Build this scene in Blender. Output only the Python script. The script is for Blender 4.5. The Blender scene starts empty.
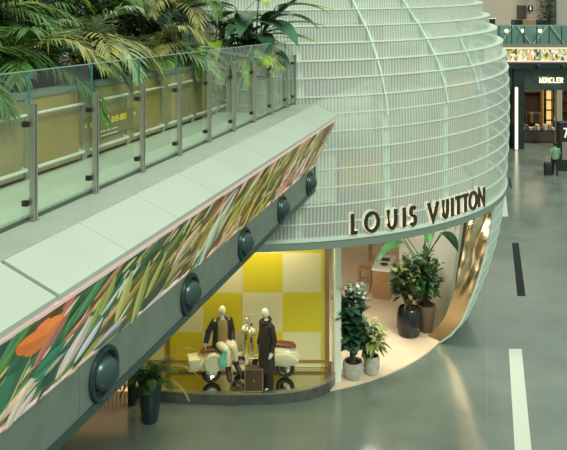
import bpy, bmesh, math, random
from mathutils import Vector, Matrix
random.seed(11)
PI = math.pi
R_ = math.radians
scn = bpy.context.scene
col = scn.collection
EYE = 8.2
FP = 700.0
CX, HY = 283.5, 18.0

# ------------------------------------------------------------------ materials
def new_mat(name):
    m = bpy.data.materials.new(name); m.use_nodes = True
    nt = m.node_tree
    return m, nt, nt.nodes['Principled BSDF'], nt.nodes['Material Output']

def mat(name, c, rough=.5, metal=0., emit=None, es=0., noise=0., nscale=8., bump=0., bscale=40., spec=.5, coat=0., sss=0.):
    m, nt, p, out = new_mat(name)
    p.inputs['Base Color'].default_value = (*c, 1)
    p.inputs['Roughness'].default_value = rough
    p.inputs['Metallic'].default_value = metal
    p.inputs['Specular IOR Level'].default_value = spec
    p.inputs['Coat Weight'].default_value = coat
    if emit:
        p.inputs['Emission Color'].default_value = (*emit, 1)
        p.inputs['Emission Strength'].default_value = es
    if noise or bump:
        tc = nt.nodes.new('ShaderNodeTexCoord')
    if noise:
        n = nt.nodes.new('ShaderNodeTexNoise'); n.inputs['Scale'].default_value = nscale
        n.inputs['Detail'].default_value = 5
        nt.links.new(tc.outputs['Object'], n.inputs['Vector'])
        r = nt.nodes.new('ShaderNodeValToRGB')
        r.color_ramp.elements[0].position = .3; r.color_ramp.elements[1].position = .7
        r.color_ramp.elements[0].color = (*[max(0, k*(1-noise)) for k in c], 1)
        r.color_ramp.elements[1].color = (*[min(1, k*(1+noise)) for k in c], 1)
        nt.links.new(n.outputs['Fac'], r.inputs['Fac'])
        nt.links.new(r.outputs['Color'], p.inputs['Base Color'])
    if bump:
        n2 = nt.nodes.new('ShaderNodeTexNoise'); n2.inputs['Scale'].default_value = bscale
        nt.links.new(tc.outputs['Object'], n2.inputs['Vector'])
        b = nt.nodes.new('ShaderNodeBump'); b.inputs['Strength'].default_value = bump
        b.inputs['Distance'].default_value = .02
        nt.links.new(n2.outputs['Fac'], b.inputs['Height'])
        nt.links.new(b.outputs['Normal'], p.inputs['Normal'])
    return m

def glass_mat(name, tint, refl=1.0, ior=1.5, rough=.0):
    m, nt, p, out = new_mat(name); nt.nodes.remove(p)
    t = nt.nodes.new('ShaderNodeBsdfTransparent'); t.inputs['Color'].default_value = (*tint, 1)
    g = nt.nodes.new('ShaderNodeBsdfGlossy'); g.inputs['Roughness'].default_value = rough
    f = nt.nodes.new('ShaderNodeFresnel'); f.inputs['IOR'].default_value = ior
    mu = nt.nodes.new('ShaderNodeMath'); mu.operation = 'MULTIPLY'; mu.use_clamp = True
    mu.inputs[1].default_value = refl
    nt.links.new(f.outputs[0], mu.inputs[0])
    ge = nt.nodes.new('ShaderNodeNewGeometry'); inv = nt.nodes.new('ShaderNodeMath'); inv.operation = 'SUBTRACT'; inv.inputs[0].default_value = 1
    nt.links.new(ge.outputs['Backfacing'], inv.inputs[1])
    m3 = nt.nodes.new('ShaderNodeMath'); m3.operation = 'MULTIPLY'
    nt.links.new(mu.outputs[0], m3.inputs[0]); nt.links.new(inv.outputs[0], m3.inputs[1]); mu = m3
    mx = nt.nodes.new('ShaderNodeMixShader')
    nt.links.new(mu.outputs[0], mx.inputs[0]); nt.links.new(t.outputs[0], mx.inputs[1]); nt.links.new(g.outputs[0], mx.inputs[2])
    nt.links.new(mx.outputs[0], out.inputs['Surface'])
    return m

def reeded_mat(name, c, solid_lo, solid_hi, period):
    """fluted glass: angle about the object's own z axis drives vertical flutes"""
    m, nt, p, out = new_mat(name)
    p.inputs['Base Color'].default_value = (*c, 1); p.inputs['Roughness'].default_value = .22
    tc = nt.nodes.new('ShaderNodeTexCoord'); sx = nt.nodes.new('ShaderNodeSeparateXYZ')
    nt.links.new(tc.outputs['Object'], sx.inputs[0])
    at = nt.nodes.new('ShaderNodeMath'); at.operation = 'ARCTAN2'
    nt.links.new(sx.outputs['Y'], at.inputs[0]); nt.links.new(sx.outputs['X'], at.inputs[1])
    ml = nt.nodes.new('ShaderNodeMath'); ml.operation = 'MULTIPLY'; ml.inputs[1].default_value = 2*PI/period
    nt.links.new(at.outputs[0], ml.inputs[0])
    sn = nt.nodes.new('ShaderNodeMath'); sn.operation = 'SINE'; nt.links.new(ml.outputs[0], sn.inputs[0])
    mr = nt.nodes.new('ShaderNodeMapRange'); mr.inputs[1].default_value = -1; mr.inputs[2].default_value = 1
    mr.inputs[3].default_value = solid_lo; mr.inputs[4].default_value = solid_hi
    nt.links.new(sn.outputs[0], mr.inputs[0])
    bp = nt.nodes.new('ShaderNodeBump'); bp.inputs['Strength'].default_value = .5; bp.inputs['Distance'].default_value = .012
    nt.links.new(sn.outputs[0], bp.inputs['Height']); nt.links.new(bp.outputs['Normal'], p.inputs['Normal'])
    t = nt.nodes.new('ShaderNodeBsdfTransparent'); t.inputs['Color'].default_value = (.86, .97, .90, 1)
    mx = nt.nodes.new('ShaderNodeMixShader')
    nt.links.new(mr.outputs[0], mx.inputs[0]); nt.links.new(t.outputs[0], mx.inputs[1]); nt.links.new(p.outputs[0], mx.inputs[2])
    nt.links.new(mx.outputs[0], out.inputs['Surface'])
    return m

def attr_mat(name, es):
    m, nt, p, out = new_mat(name)
    a = nt.nodes.new('ShaderNodeVertexColor'); a.layer_name = 'print'
    nt.links.new(a.outputs['Color'], p.inputs['Base Color'])
    nt.links.new(a.outputs['Color'], p.inputs['Emission Color'])
    p.inputs['Emission Strength'].default_value = es
    p.inputs['Roughness'].default_value = .35
    return m

# ------------------------------------------------------------------ mesh builder
class MB:
    def __init__(s):
        s.v = []; s.f = []; s.m = []; s.c = []
    def add(s, vs, fs, mi=0, colr=None):
        o = len(s.v); s.v += [Vector(q) for q in vs]
        for f in fs:
            s.f.append([i+o for i in f]); s.m.append(mi); s.c.append(colr)
        return s
    def box(s, a, b, mi=0):
        (x0, y0, z0), (x1, y1, z1) = a, b
        return s.add([(x0,y0,z0),(x1,y0,z0),(x1,y1,z0),(x0,y1,z0),(x0,y0,z1),(x1,y0,z1),(x1,y1,z1),(x0,y1,z1)],
              [(0,3,2,1),(4,5,6,7),(0,1,5,4),(1,2,6,5),(2,3,7,6),(3,0,4,7)], mi)
    def rbox(s, a, b, r=.01, mi=0, seg=2, mtx=None):
        bm = bmesh.new(); bmesh.ops.create_cube(bm, size=1)
        a = Vector(a); b = Vector(b); c = (a+b)/2; d = b-a
        for v in bm.verts: v.co = Vector((v.co.x*d.x, v.co.y*d.y, v.co.z*d.z)) + c
        bmesh.ops.bevel(bm, geom=list(bm.edges), offset=min(r, .45*min(abs(d.x), abs(d.y), abs(d.z))), segments=seg, affect='EDGES', profile=.5)
        bm.verts.index_update()
        vs = [(mtx @ v.co) if mtx else v.co.copy() for v in bm.verts]
        fs = [[v.index for v in f.verts] for f in bm.faces]; bm.free()
        return s.add(vs, fs, mi)
    def tube(s, pts, rad, n=8, mi=0, cap=True, flat=1.0):
        pts = [Vector(p) for p in pts]
        if not hasattr(rad, '__len__'): rad = [rad]*len(pts)
        rings = []; up = None
        for i, p in enumerate(pts):
            t = (pts[min(i+1, len(pts)-1)] - pts[max(i-1, 0)]).normalized()
            if up is None:
                up = Vector((0,0,1)) if abs(t.z) < .9 else Vector((1,0,0))
            a = t.cross(up)
            if a.length < 1e-4: a = t.cross(Vector((0,1,0)))
            a.normalize(); b = a.cross(t).normalized(); up = b
            rings.append([p + a*math.cos(2*PI*k/n)*rad[i] + b*math.sin(2*PI*k/n)*rad[i]*flat for k in range(n)])
        return s.loft(rings, mi, cap)
    def loft(s, rings, mi=0, cap=True, closed=True):
        n = len(rings[0]); vs = [q for r in rings for q in r]; fs = []
        for i in range(len(rings)-1):
            for k in range(n if closed else n-1):
                k2 = (k+1) % n
                fs.append((i*n+k, i*n+k2, (i+1)*n+k2, (i+1)*n+k))
        if cap and closed:
            fs.append(tuple(range(n-1, -1, -1))); fs.append(tuple(range((len(rings)-1)*n, len(rings)*n)))
        return s.add(vs, fs, mi)
    def sections(s, secs, n=16, mi=0, cap=True, yaw=0, at=(0,0,0), power=2.0):
        """stack of ellipses (z, cx, cy, rx, ry)"""
        rings = []
        M = Matrix.Translation(at) @ Matrix.Rotation(yaw, 4, 'Z')
        for (z, cx, cy, rx, ry) in secs:
            rr = []
            for k in range(n):
                a = 2*PI*k/n; ca, sa = math.cos(a), math.sin(a)
                e = 2/power
                rr.append(M @ Vector((cx+rx*math.copysign(abs(ca)**e, ca), cy+ry*math.copysign(abs(sa)**e, sa), z)))
            rings.append(rr)
        return s.loft(rings, mi, cap)
    def lathe(s, prof, at=(0,0,0), axis='Z', n=24, mi=0, cap=False):
        rings = []
        for (r, h) in prof:
            rr = []
            for k in range(n):
                a = 2*PI*k/n
                q = Vector((r*math.cos(a), r*math.sin(a), h))
                if axis == 'X': q = Vector((q.z, q.x, q.y))
                if axis == 'Y': q = Vector((q.y, q.z, q.x))
                rr.append(q + Vector(at))
            rings.append(rr)
        return s.loft(rings, mi, cap)
    def build(s, name, mats, parent=None, smooth=False, org=None):
        if not isinstance(mats, (list, tuple)): mats = [mats]
        off = Vector((0,0,0))
        if parent is not None:
            r = parent
            while r.parent: r = r.parent
            off = Vector(r.location)
        if org is not None: off = Vector(org)
        me = bpy.data.meshes.new(name)
        me.from_pydata([tuple(q-off) for q in s.v], [], s.f)
        for m in mats: me.materials.append(m)
        me.polygons.foreach_set('material_index', s.m)
        if any(c is not None for c in s.c):
            ca = me.color_attributes.new('print', 'FLOAT_COLOR', 'CORNER')
            for p, c in zip(me.polygons, s.c):
                for li in p.loop_indices: ca.data[li].color = (*(c or (.5,.5,.5)), 1)
        if smooth:
            me.polygons.foreach_set('use_smooth', [True]*len(me.polygons))
        me.update()
        bm = bmesh.new(); bm.from_mesh(me)
        if smooth != 'open': bmesh.ops.recalc_face_normals(bm, faces=bm.faces)
        bm.to_mesh(me); bm.free()
        if smooth:
            try: me.set_sharp_from_angle(angle=R_(42))
            except Exception: pass
        o = bpy.data.objects.new(name, me); col.objects.link(o)
        if parent is not None: o.parent = parent
        if org is not None: o.location = off
        return o

def thing(name, label, cat, loc=(0,0,0), group=None):
    o = bpy.data.objects.new(name, None); col.objects.link(o)
    o.location = loc; o.empty_display_size = .1
    return tag(o, label, cat, group)
def tag(o, label, cat, group=None):
    o['label'] = label; o['category'] = cat
    if group: o['group'] = group
    return o
def struct(o):
    o['kind'] = 'structure'; return o
def kids(o): return [c for c in bpy.data.objects if c.parent == o]
def dup(root, loc, rz=None, label=None):
    r = root.copy(); col.objects.link(r); r.location = loc
    if rz is not None: r.rotation_euler = (0, 0, rz)
    if label: r['label'] = label
    for ch in kids(root):
        c = ch.copy(); col.objects.link(c); c.parent = r
        for g in kids(ch):
            d = g.copy(); col.objects.link(d); d.parent = c
    return r

def skin(verts, edges, rad, root=0, sub=2):
    me = bpy.data.meshes.new('tmp_skin'); me.from_pydata([tuple(v) for v in verts], edges, [])
    o = bpy.data.objects.new('tmp_skin', me); col.objects.link(o)
    o.modifiers.new('s', 'SKIN').use_smooth_shade = True
    sv = me.skin_vertices[0].data
    for i, r in enumerate(rad):
        sv[i].radius = (r, r) if not hasattr(r, '__len__') else r
        sv[i].use_root = (i == root)
    ss = o.modifiers.new('u', 'SUBSURF'); ss.levels = sub; ss.render_levels = sub
    dg = bpy.context.evaluated_depsgraph_get(); dg.update()
    ev = o.evaluated_get(dg); m2 = ev.to_mesh()
    vs = [v.co.copy() for v in m2.vertices]; fs = [list(p.vertices) for p in m2.polygons]
    ev.to_mesh_clear()
    bpy.data.objects.remove(o); bpy.data.meshes.remove(me)
    return vs, fs

def floor_pt(x, y, z=0.):
    Y = FP*(EYE-z)/(y-HY); return Vector(((x-CX)/FP*Y, Y, z))
def at_depth(x, y, Y):
    return Vector(((x-CX)/FP*Y, Y, EYE-(y-HY)/FP*Y))

# ------------------------------------------------------------------ shared materials
M = {}
M['metal'] = mat('brushed_steel', (.50,.49,.44), .32, .9, bump=.05, bscale=120)
M['black'] = mat('black_rubber', (.012,.013,.014), .5)
M['teal_black'] = mat('dark_teal_paint', (.016,.045,.045), .3, .35)
M['white'] = mat('white_lacquer', (.78,.80,.74), .35)
M['cream'] = mat('cream_plaster', (.66,.60,.47), .6, noise=.04, nscale=3)
M['wood'] = mat('light_oak', (.42,.26,.13), .5, noise=.15, nscale=14)
M['wooddark'] = mat('bronze_strap', (.30,.16,.06), .45)
M['soil'] = mat('soil', (.03,.022,.015), .9, noise=.4, nscale=30)
M['ledge'] = mat('ledge_aluminium', (.47,.55,.465), .36, .2, noise=.03, nscale=2)
M['ledge_flat'] = mat('ledge_aluminium_matt', (.42,.49,.42), .42, .2, noise=.05, nscale=3)
M['fascia'] = mat('bridge_fascia_paint', (.165,.215,.18), .45, .2, noise=.10, nscale=5, bump=.03, bscale=90)
M['edge'] = mat('bridge_lip', (.045,.09,.085), .35, .4)
M['pinktrim'] = mat('pink_white_trim', (.80,.62,.58), .4, emit=(1,.72,.66), es=.28)  # glow added to brighten the down-facing banner trim
M['glass'] = glass_mat('balustrade_glass', (.86,.95,.90), 1.9)
M['shopglass'] = glass_mat('shop_window_glass', (.95,.98,.94), .9)
# ================================================================== ELEVATED WALKWAY
d_ = Vector((.28171, .95950, 0)); n_ = Vector((.95950, -.28171, 0))
BZ = math.atan2(n_.y, n_.x)            # turn of the walkway's outward side
def BP(w, z, s): return d_*s - n_*w + Vector((0,0,z))
def sOf(Y, w): return (Y - .28171*w)/.95950
S0, S1 = 1.0, 12.95
SP = .933; SFIRST = 4.893
def bprism(mb, prof, s0, s1, mi=0):
    """extrude a (w,z) outline along the walkway"""
    n = len(prof)
    a = [BP(w, z, s0) for w, z in prof]; b = [BP(w, z, s1) for w, z in prof]
    fs = [(i, (i+1) % n, n+(i+1) % n, n+i) for i in range(n)] + [tuple(range(n)), tuple(range(2*n-1, n-1, -1))]
    return mb.add(a+b, fs, mi)

WK = thing('elevated_walkway', 'long pale elevated walkway with sloping metal ledge crossing above the hall floor at left', 'walkway', BP(3.2, 4.9, 6))
bprism(MB(), [(3.25,6.30),(3.25,4.93),(8.75,4.93),(8.75,6.48),(3.5,6.48)], S0, S1).build('deck', mat('deck_slab', (.42,.44,.38), .6), WK)
joints = [S0] + [SFIRST+.06+SP*i for i in range(-3, 9)] + [S1]
joints = list(joints)
for a, b in zip(joints[:-1], joints[1:]):
    g = .0025; a += .016 if abs(a-4.02) < .01 else 0; b -= .016 if abs(b-4.02) < .01 else 0
    bprism(MB(), [(3.172,6.55),(2.735,6.365),(2.735,6.335),(2.82,6.30),(3.172,6.45)], a+g, b-g).build('ledge_panel', M['ledge'], WK)
bprism(MB(), [(3.72,6.55),(3.176,6.55),(3.176,6.46),(3.72,6.46)], S0, S1).build('flat_ledge', M['ledge_flat'], WK)
bprism(MB(), [(4.62,6.52),(3.72,6.52),(3.72,6.46),(4.62,6.46)], S0, S1).build('walking_surface', mat('pale_floor_tiles', (.66,.70,.60), .35), WK)
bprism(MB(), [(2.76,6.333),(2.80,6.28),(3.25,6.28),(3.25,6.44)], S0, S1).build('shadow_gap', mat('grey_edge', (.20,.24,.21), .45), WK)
# fascia with fine vertical panel seams
fz1, fz0 = 5.375, 4.93
for k in range(6):
    a = S0 + (S1-S0)*k/6; b = S0 + (S1-S0)*(k+1)/6
    bprism(MB(), [(3.19,fz1),(3.19,fz0),(3.3,fz0),(3.3,fz1)], a+.003, b-.003).build('fascia_panel', M['fascia'], WK)
bprism(MB(), [(3.17,4.955),(3.17,4.885),(3.42,4.885),(3.42,4.955)], S0, S1+.02).build('bottom_lip', M['edge'], WK)
bprism(MB(), [(3.17,5.375),(3.17,4.9),(3.35,4.9),(3.35,5.375)], S1, S1+.025).build('end_plate', M['edge'], WK)
# banner (printed, back-lit) on the inclined face
bt, bb = Vector((2.785, 6.285)), Vector((3.205, 5.395))
def BN(s, t, off=0.):
    """point on the banner: s along the walkway, t from 0 (bottom) to 1 (top)"""
    nrm = Vector((-(bt.y-bb.y), bt.x-bb.x)); nrm.normalize()   # (w,z) outward and down
    if nrm.x > 0: nrm = -nrm
    q = bb + (bt-bb)*t + nrm*off
    return BP(q.x, q.y, s)
BH = (bt-bb).length
def banner_uv(px, py):
    """where the sight line of a picture point meets the banner plane -> (s, t)"""
    dr = Vector(((px-CX)/FP, 1, -(py-HY)/FP)); o = Vector((0,0,EYE))
    p0, ex, ey = BN(0,0), BN(1,0)-BN(0,0), BN(0,1)-BN(0,0)
    nn = ex.cross(ey); k = (p0-o).dot(nn)/dr.dot(nn); q = o+dr*k-p0
    return q.dot(ex)/ex.dot(ex), q.dot(ey)/ey.dot(ey)
def clip(poly, s0, s1):
    for ax, lim, sg in ((0,s0,1),(0,s1,-1),(1,0.,1),(1,1.,-1)):
        out = []
        for i in range(len(poly)):
            a, b = poly[i], poly[(i+1) % len(poly)]
            da, db = sg*(a[ax]-lim), sg*(b[ax]-lim)
            if da >= 0: out.append(a)
            if (da < 0) != (db < 0):
                k = da/(da-db); out.append((a[0]+k*(b[0]-a[0]), a[1]+k*(b[1]-a[1])))
        poly = out
        if len(poly) < 3: return []
    return poly
class Print:
    def __init__(s, BNf, s0, s1, H):
        s.mb = MB(); s.lv = 0.002; s.B = BNf; s.s0 = s0; s.s1 = s1; s.H = H
    def poly(s, pts, c):
        p = clip(pts, s.s0, s.s1)
        if p:
            s.lv += .00003
            s.mb.add([s.B(a, b, s.lv) for a, b in p], [tuple(range(len(p)))], 0, c)
    def leaf(s, ps, pt, ang, L, W, c, mid=True, bend=0.):
        H = s.H; n = 7; lft = []; rgt = []; ctr = []
        for i in range(n+1):
            u = i/n; w = W*math.sin(PI*min(1, u*.92+.04))**.8*(1-.25*u)
            a = ang + bend*u
            x = L*u*math.cos(ang+bend*u*.5); y = L*u*math.sin(ang+bend*u*.5)
            nx, ny = -math.sin(a), math.cos(a)
            lft.append((ps+x+nx*w/2, pt+(y+ny*w/2)/H)); rgt.append((ps+x-nx*w/2, pt+(y-ny*w/2)/H)); ctr.append((ps+x, pt+y/H))
        c2 = [k*.72 for k in c]
        s.poly(lft+rgt[::-1], c)
        if mid: s.poly(ctr+rgt[::-1], c2)
PB = [(S0,0),(S1,0),(S1,1),(S0,1)]
pr = Print(BN, S0, S1, BH)
pr.poly(PB, (.10,.09,.035))
G1=[(.02,.10,.045),(.03,.17,.08),(.06,.22,.10),(.12,.25,.06)]
G2=[(.20,.24,.03),(.32,.34,.06),(.12,.15,.03),(.42,.43,.14),(.05,.07,.02)]
O1=[(.30,.24,.03),(.42,.36,.05),(.22,.16,.03),(.14,.08,.03),(.50,.44,.12),(.08,.05,.02)]
P1=[(.62,.34,.28),(.70,.52,.46),(.55,.22,.12),(.72,.62,.55)]
rnd = random.Random(5)
def pal(Y):
    if Y < 6.0: z = [(G1,6),(P1,2),(G2,1)]
    elif Y < 7.3: z = [(G2,6),(G1,2),(P1,1)]
    elif Y < 8.9: z = [(P1,3),(O1,3),(G2,3)]
    elif Y < 10.6: z = [(O1,7),(G2,3)]
    else: z = [(O1,5),(P1,3),(G2,1)]
    k = rnd.uniform(0, sum(w for _, w in z))
    for p, w in z:
        k -= w
        if k <= 0: return rnd.choice(p)
    return z[0][0][0]
for k in range(520):
    s = rnd.uniform(S0-.3, S1); t = rnd.uniform(-.35, .85)
    Y = .9595*s+.9
    c = [x*rnd.uniform(.7,1.25) for x in pal(Y)]
    pr.leaf(s, t, R_(rnd.gauss(48, 20)), rnd.uniform(.30,.85), rnd.uniform(.07,.24), c, True, rnd.uniform(-.3,.3))
for k in range(260):
    s = rnd.uniform(S0, S1); Y = .9595*s+.9
    c = rnd.choice([(.03,.03,.015),(.62,.60,.42),(.50,.52,.20),(.04,.06,.03),(.66,.45,.35),(.30,.32,.05)])
    pr.leaf(s, rnd.uniform(-.1,.9), R_(rnd.gauss(50, 25)), rnd.uniform(.08,.28), rnd.uniform(.02,.07), c, False, rnd.uniform(-.4,.4))
def bl(x0, y0, x1, y1, W, c, bend=0., mid=True):
    (a, b), (e, f) = banner_uv(x0, y0), banner_uv(x1, y1)
    dx, dy = e-a, (f-b)*BH
    pr.leaf(a, b, math.atan2(dy, dx)-bend*.5, math.hypot(dx, dy), W, c, mid, bend)
# the print's big motifs: orange leaf, pale petals, teal leaf, pink blades
for (x0,y0,x1,y1,W,c,b) in [
    (0,402,14,352,.30,(.03,.17,.08),.3),(2,372,34,330,.30,(.02,.12,.06),.2),(18,356,40,332,.25,(.03,.15,.05),0),
    (2,425,22,385,.15,(.70,.62,.46),.1),(10,418,32,384,.14,(.72,.60,.56),.1),(0,410,28,350,.03,(.60,.45,.22),0),
    (20,346,60,312,.30,(.85,.24,.04),.5),(12,344,44,330,.20,(.80,.20,.035),.2),
    (28,372,62,338,.22,(.03,.20,.12),.6),(30,378,66,345,.12,(.05,.24,.16),.4),(40,372,60,350,.07,(.62,.40,.26),0),
    (52,376,88,313,.26,(.62,.55,.46),.25),(56,372,86,312,.10,(.72,.66,.58),.25),(70,360,99,315,.16,(.70,.64,.68),.15),
    (96,312,112,272,.14,(.34,.38,.08),0),(112,320,128,268,.18,(.45,.48,.14),.1),(84,330,104,285,.12,(.30,.36,.07),0),
    (128,322,146,258,.16,(.36,.40,.10),.1),(142,296,163,250,.16,(.40,.42,.12),0),
    (146,310,172,288,.09,(.72,.22,.05),.2),(156,300,170,286,.06,(.66,.20,.05),0),
    (172,256,198,222,.20,(.66,.42,.34),.1),(168,266,186,236,.10,(.70,.52,.44),0),
    (190,266,212,232,.16,(.06,.36,.25),.2),(196,262,220,210,.22,(.50,.58,.44),.3),(205,250,218,216,.10,(.10,.40,.28),.2),
    (224,242,246,192,.16,(.46,.40,.06),.1),(234,240,256,190,.12,(.56,.50,.10),.1),(250,226,268,178,.12,(.42,.40,.08),.1),
    (262,222,286,166,.07,(.74,.50,.46),.0),(270,214,282,186,.12,(.66,.42,.34),.1),(285,200,300,150,.05,(.74,.52,.50),0)]:
    bl(x0,y0,x1,y1,W,c,b)
M['print'] = attr_mat('backlit_foliage_print', .42)
pr.mb.build('foliage_banner', M['print'], WK, smooth='open')['label'] = 'backlit banner printed with orange, green and pale leaves'
def bstrip(w0, z0, w1, z1):  return
tp = MB()
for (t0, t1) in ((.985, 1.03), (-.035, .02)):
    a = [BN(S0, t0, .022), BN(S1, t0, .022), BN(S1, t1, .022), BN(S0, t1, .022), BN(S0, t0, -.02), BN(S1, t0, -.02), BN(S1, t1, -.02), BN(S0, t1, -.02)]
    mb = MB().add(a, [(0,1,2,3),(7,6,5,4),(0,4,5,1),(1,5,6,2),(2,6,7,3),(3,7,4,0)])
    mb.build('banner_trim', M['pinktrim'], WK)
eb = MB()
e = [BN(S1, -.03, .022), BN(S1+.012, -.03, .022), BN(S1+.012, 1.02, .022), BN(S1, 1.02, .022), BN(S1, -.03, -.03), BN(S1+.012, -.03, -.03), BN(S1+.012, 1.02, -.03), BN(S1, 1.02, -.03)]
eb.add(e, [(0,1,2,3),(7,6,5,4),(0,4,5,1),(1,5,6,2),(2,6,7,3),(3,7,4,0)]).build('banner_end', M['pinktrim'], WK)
# body filler behind the banner
bprism(MB(), [(2.83,6.28),(3.23,5.38),(3.3,5.38),(3.3,6.28)], S0, S1).build('banner_box', M['edge'], WK)

# air nozzles on the fascia
nz_labels = ['nearest and largest round dark air nozzle on the walkway side, below pale petals',
 'second nearest round air nozzle on the walkway side, above the yellow display window corner',
 'middle one of the five round air nozzles along the walkway side',
 'small round air nozzle second from the far end of the walkway',
 'smallest and farthest round air nozzle, beside the walkway end plate']
nz = None
for i in range(5):
    p = BP(3.188, 5.145, 5.34+1.8*i)
    if nz is None:
        nz = thing('air_nozzle', nz_labels[0], 'air nozzle', p, 'air nozzles along the walkway side')
        MB().lathe([(.175,0),(.222,.0),(.230,.012),(.222,.035),(.195,.042),(.18,.03),(.175,0)], axis='X', n=40).build('rim', M['teal_black'], None, True).parent = nz
        MB().lathe([(.18,.005),(.10,-.0),(.001,-.0)], axis='X', n=40).build('recess', M['black'], None, True).parent = nz
        b = MB().lathe([(.145,-.01),(.143,.03),(.132,.075),(.108,.105),(.073,.124),(.036,.131),(.001,.133)], axis='X', n=40)
        mm = Matrix.Rotation(R_(-16), 4, 'Y') @ Matrix.Rotation(R_(-30), 4, 'Z')
        b.v = [mm @ q + Vector((0,-.022,.018)) for q in b.v]
        o = b.build('bowl', mat('teal_bowl', (.045,.085,.08), .28, .5), None, True); o.parent = nz
        nz.rotation_euler = (0, 0, BZ)
    else: dup(nz, p, BZ, nz_labels[i])

# glass balustrade
GB = thing('glass_balustrade', 'glass balustrade with paired steel posts along the walkway ledge', 'balustrade', BP(3.57, 6.55, 8))
posts = [SFIRST+SP*i for i in range(-4, 9)] + [S1-.06]
def bbox(mb, w0, w1, z0, z1, s0, s1, mi=0): return bprism(mb, [(w0,z0),(w1,z0),(w1,z1),(w0,z1)], s0, s1, mi)
clampm = M['black']
for s in posts:
    mb = MB(); bbox(mb, 3.535, 3.575, 6.555, 7.50, s-.027, s-.007); bbox(mb, 3.535, 3.575, 6.555, 7.50, s+.007, s+.027)
    bbox(mb, 3.525, 3.60, 6.552, 6.56, s-.035, s+.035)
    o = mb.build('post', M['metal'], GB)
    for zc in (6.70, 7.34):
        for a_, b_ in ((-.065,-.028),(.028,.065)): bbox(MB(), 3.575, 3.625, zc-.022, zc+.022, s+a_, s+b_).build('clamp', clampm if a_ < 0 else M['metal'], o)
for a, b in zip(posts[:-1], posts[1:]):
    o = bbox(MB(), 3.592, 3.606, 6.575, 7.765, a+.006, b-.006).build('glass_panel', M['glass'], GB)
M['greenedge'] = mat('green_glass_edge', (.05,.22,.18), .15)
for s in posts[1:-1]:
    bbox(MB(), 3.59, 3.608, 7.50, 7.765, s-.007, s+.007).build('glass_edge', M['greenedge'], GB)
bbox(MB(), 3.585, 3.613, 6.55, 6.575, posts[0], S1-.03).build('base_channel', mat('channel', (.10,.14,.125), .35, .6), GB)
bbox(MB(), 3.590, 3.608, 7.765, 7.772, posts[0], S1-.03).build('top_edge', mat('glass_top_edge', (.28,.48,.42), .2), GB)

# planter wall behind the glass
PL = thing('planter_trough', 'long tan planter wall with pale rails behind the glass balustrade', 'planter', BP(4.6, 6.5, 7))
s = S0
tan = [mat('tan_panel', (.40,.30,.14), .4, noise=.14, nscale=2.5), mat('ochre_panel', (.42,.29,.09), .4, noise=.14, nscale=2.5)]
k = 0
while s < 12.3:
    L = 1.05
    bbox(MB(), 4.62, 4.70, 6.55, 7.36, s+.02, s+L-.02).build('panel', tan[k % 2], PL); 
    bbox(MB(), 4.60, 4.72, 6.50, 7.38, s+L-.05, s+L+.05).build('pilaster', mat('grey_pilaster', (.30,.29,.22), .5) if k == 0 else bpy.data.materials['grey_pilaster'], PL)
    mb = MB(); mb.tube([BP(4.56, 7.20, s+.08), BP(4.56, 7.20, s+L-.1)], .016, 8); mb.build('rail', M['white'], PL, True)
    mb = MB(); mb.tube([BP(4.54, 6.64, s+.05), BP(4.54, 6.64, s+L-.12), BP(4.62, 6.64, s+L-.08)], .02, 8); mb.build('kick_rail', M['white'], PL, True)
    s += L; k += 1
bbox(MB(), 4.60, 4.78, 7.36, 7.42, S0, 12.35).build('coping', mat('planter_coping', (.20,.24,.20), .5), PL)
bbox(MB(), 4.78, 6.9, 6.5, 7.36, S0, 12.3).build('soil_bed', M['soil'], PL)

PX = thing('planter_box', 'pale planter box at the far end of the walkway against the pavilion', 'planter', BP(4.15, 6.52, 12.2))
bbox(MB(), 3.86, 4.52, 6.52, 7.10, 11.75, 12.75).build('box', mat('pale_planter', (.46,.46,.36), .5), PX)
bbox(MB(), 3.84, 4.54, 7.10, 7.14, 11.73, 12.77).build('rim', bpy.data.materials['planter_coping'], PX)
bbox(MB(), 3.90, 4.48, 7.141, 7.15, 11.8, 12.7).build('soil', M['soil'], PX)
# direction sign on the planter wall
def text_mb(txt, size, mtx, depth=.004):
    cu = bpy.data.curves.new('t', 'FONT'); cu.body = txt; cu.size = size; cu.extrude = depth/2; cu.align_x = 'LEFT'; cu.resolution_u = 3
    o = bpy.data.objects.new('t', cu); col.objects.link(o)
    dg = bpy.context.evaluated_depsgraph_get(); dg.update()
    me = o.evaluated_get(dg).to_mesh()
    mb = MB().add([mtx @ v.co for v in me.vertices], [list(p.vertices) for p in me.polygons])
    o.evaluated_get(dg).to_mesh_clear(); bpy.data.objects.remove(o); bpy.data.curves.remove(cu)
    return mb
def sgn(px, py, w=4.6):
    dr = Vector(((px-CX)/FP, 1, -(py-HY)/FP)); o = Vector((0,0,EYE))
    k = (-w - o.dot(n_))/dr.dot(n_); q = o+dr*k
    return q.dot(d_), q.z
sa, za = sgn(84, 124, 4.59); sb, zb = sgn(135, 116, 4.59)
SG = thing('direction_sign', 'brown direction sign with yellow gate numbers behind the glass', 'sign', BP(4.59, za, sa))
bbox(MB(), 4.59, 4.615, za-.22, zb+.12, sa-.05, sb+.06).build('sign_panel', mat('sign_bronze', (.26,.20,.085), .35), SG)
Mx = Matrix.Translation(BP(4.585, (za+zb)/2-.035, sa)) @ Matrix.Rotation(math.atan2(d_.y, d_.x), 4, 'Z') @ Matrix.Rotation(PI/2, 4, 'X')
yel = mat('yellow_lettering', (.85,.68,.05), .4, emit=(.85,.66,.05), es=.35)
L = sb-sa
text_mb('<  C7', .11, Mx).build('gate_letters', yel, SG)
text_mb('010-083', .115, Mx @ Matrix.Translation((L*.50, 0, 0))).build('gate_numbers', yel, SG)
text_mb('=', .11, Mx @ Matrix.Translation((L*.96, 0, 0))).build('bars', yel, SG)
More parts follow.
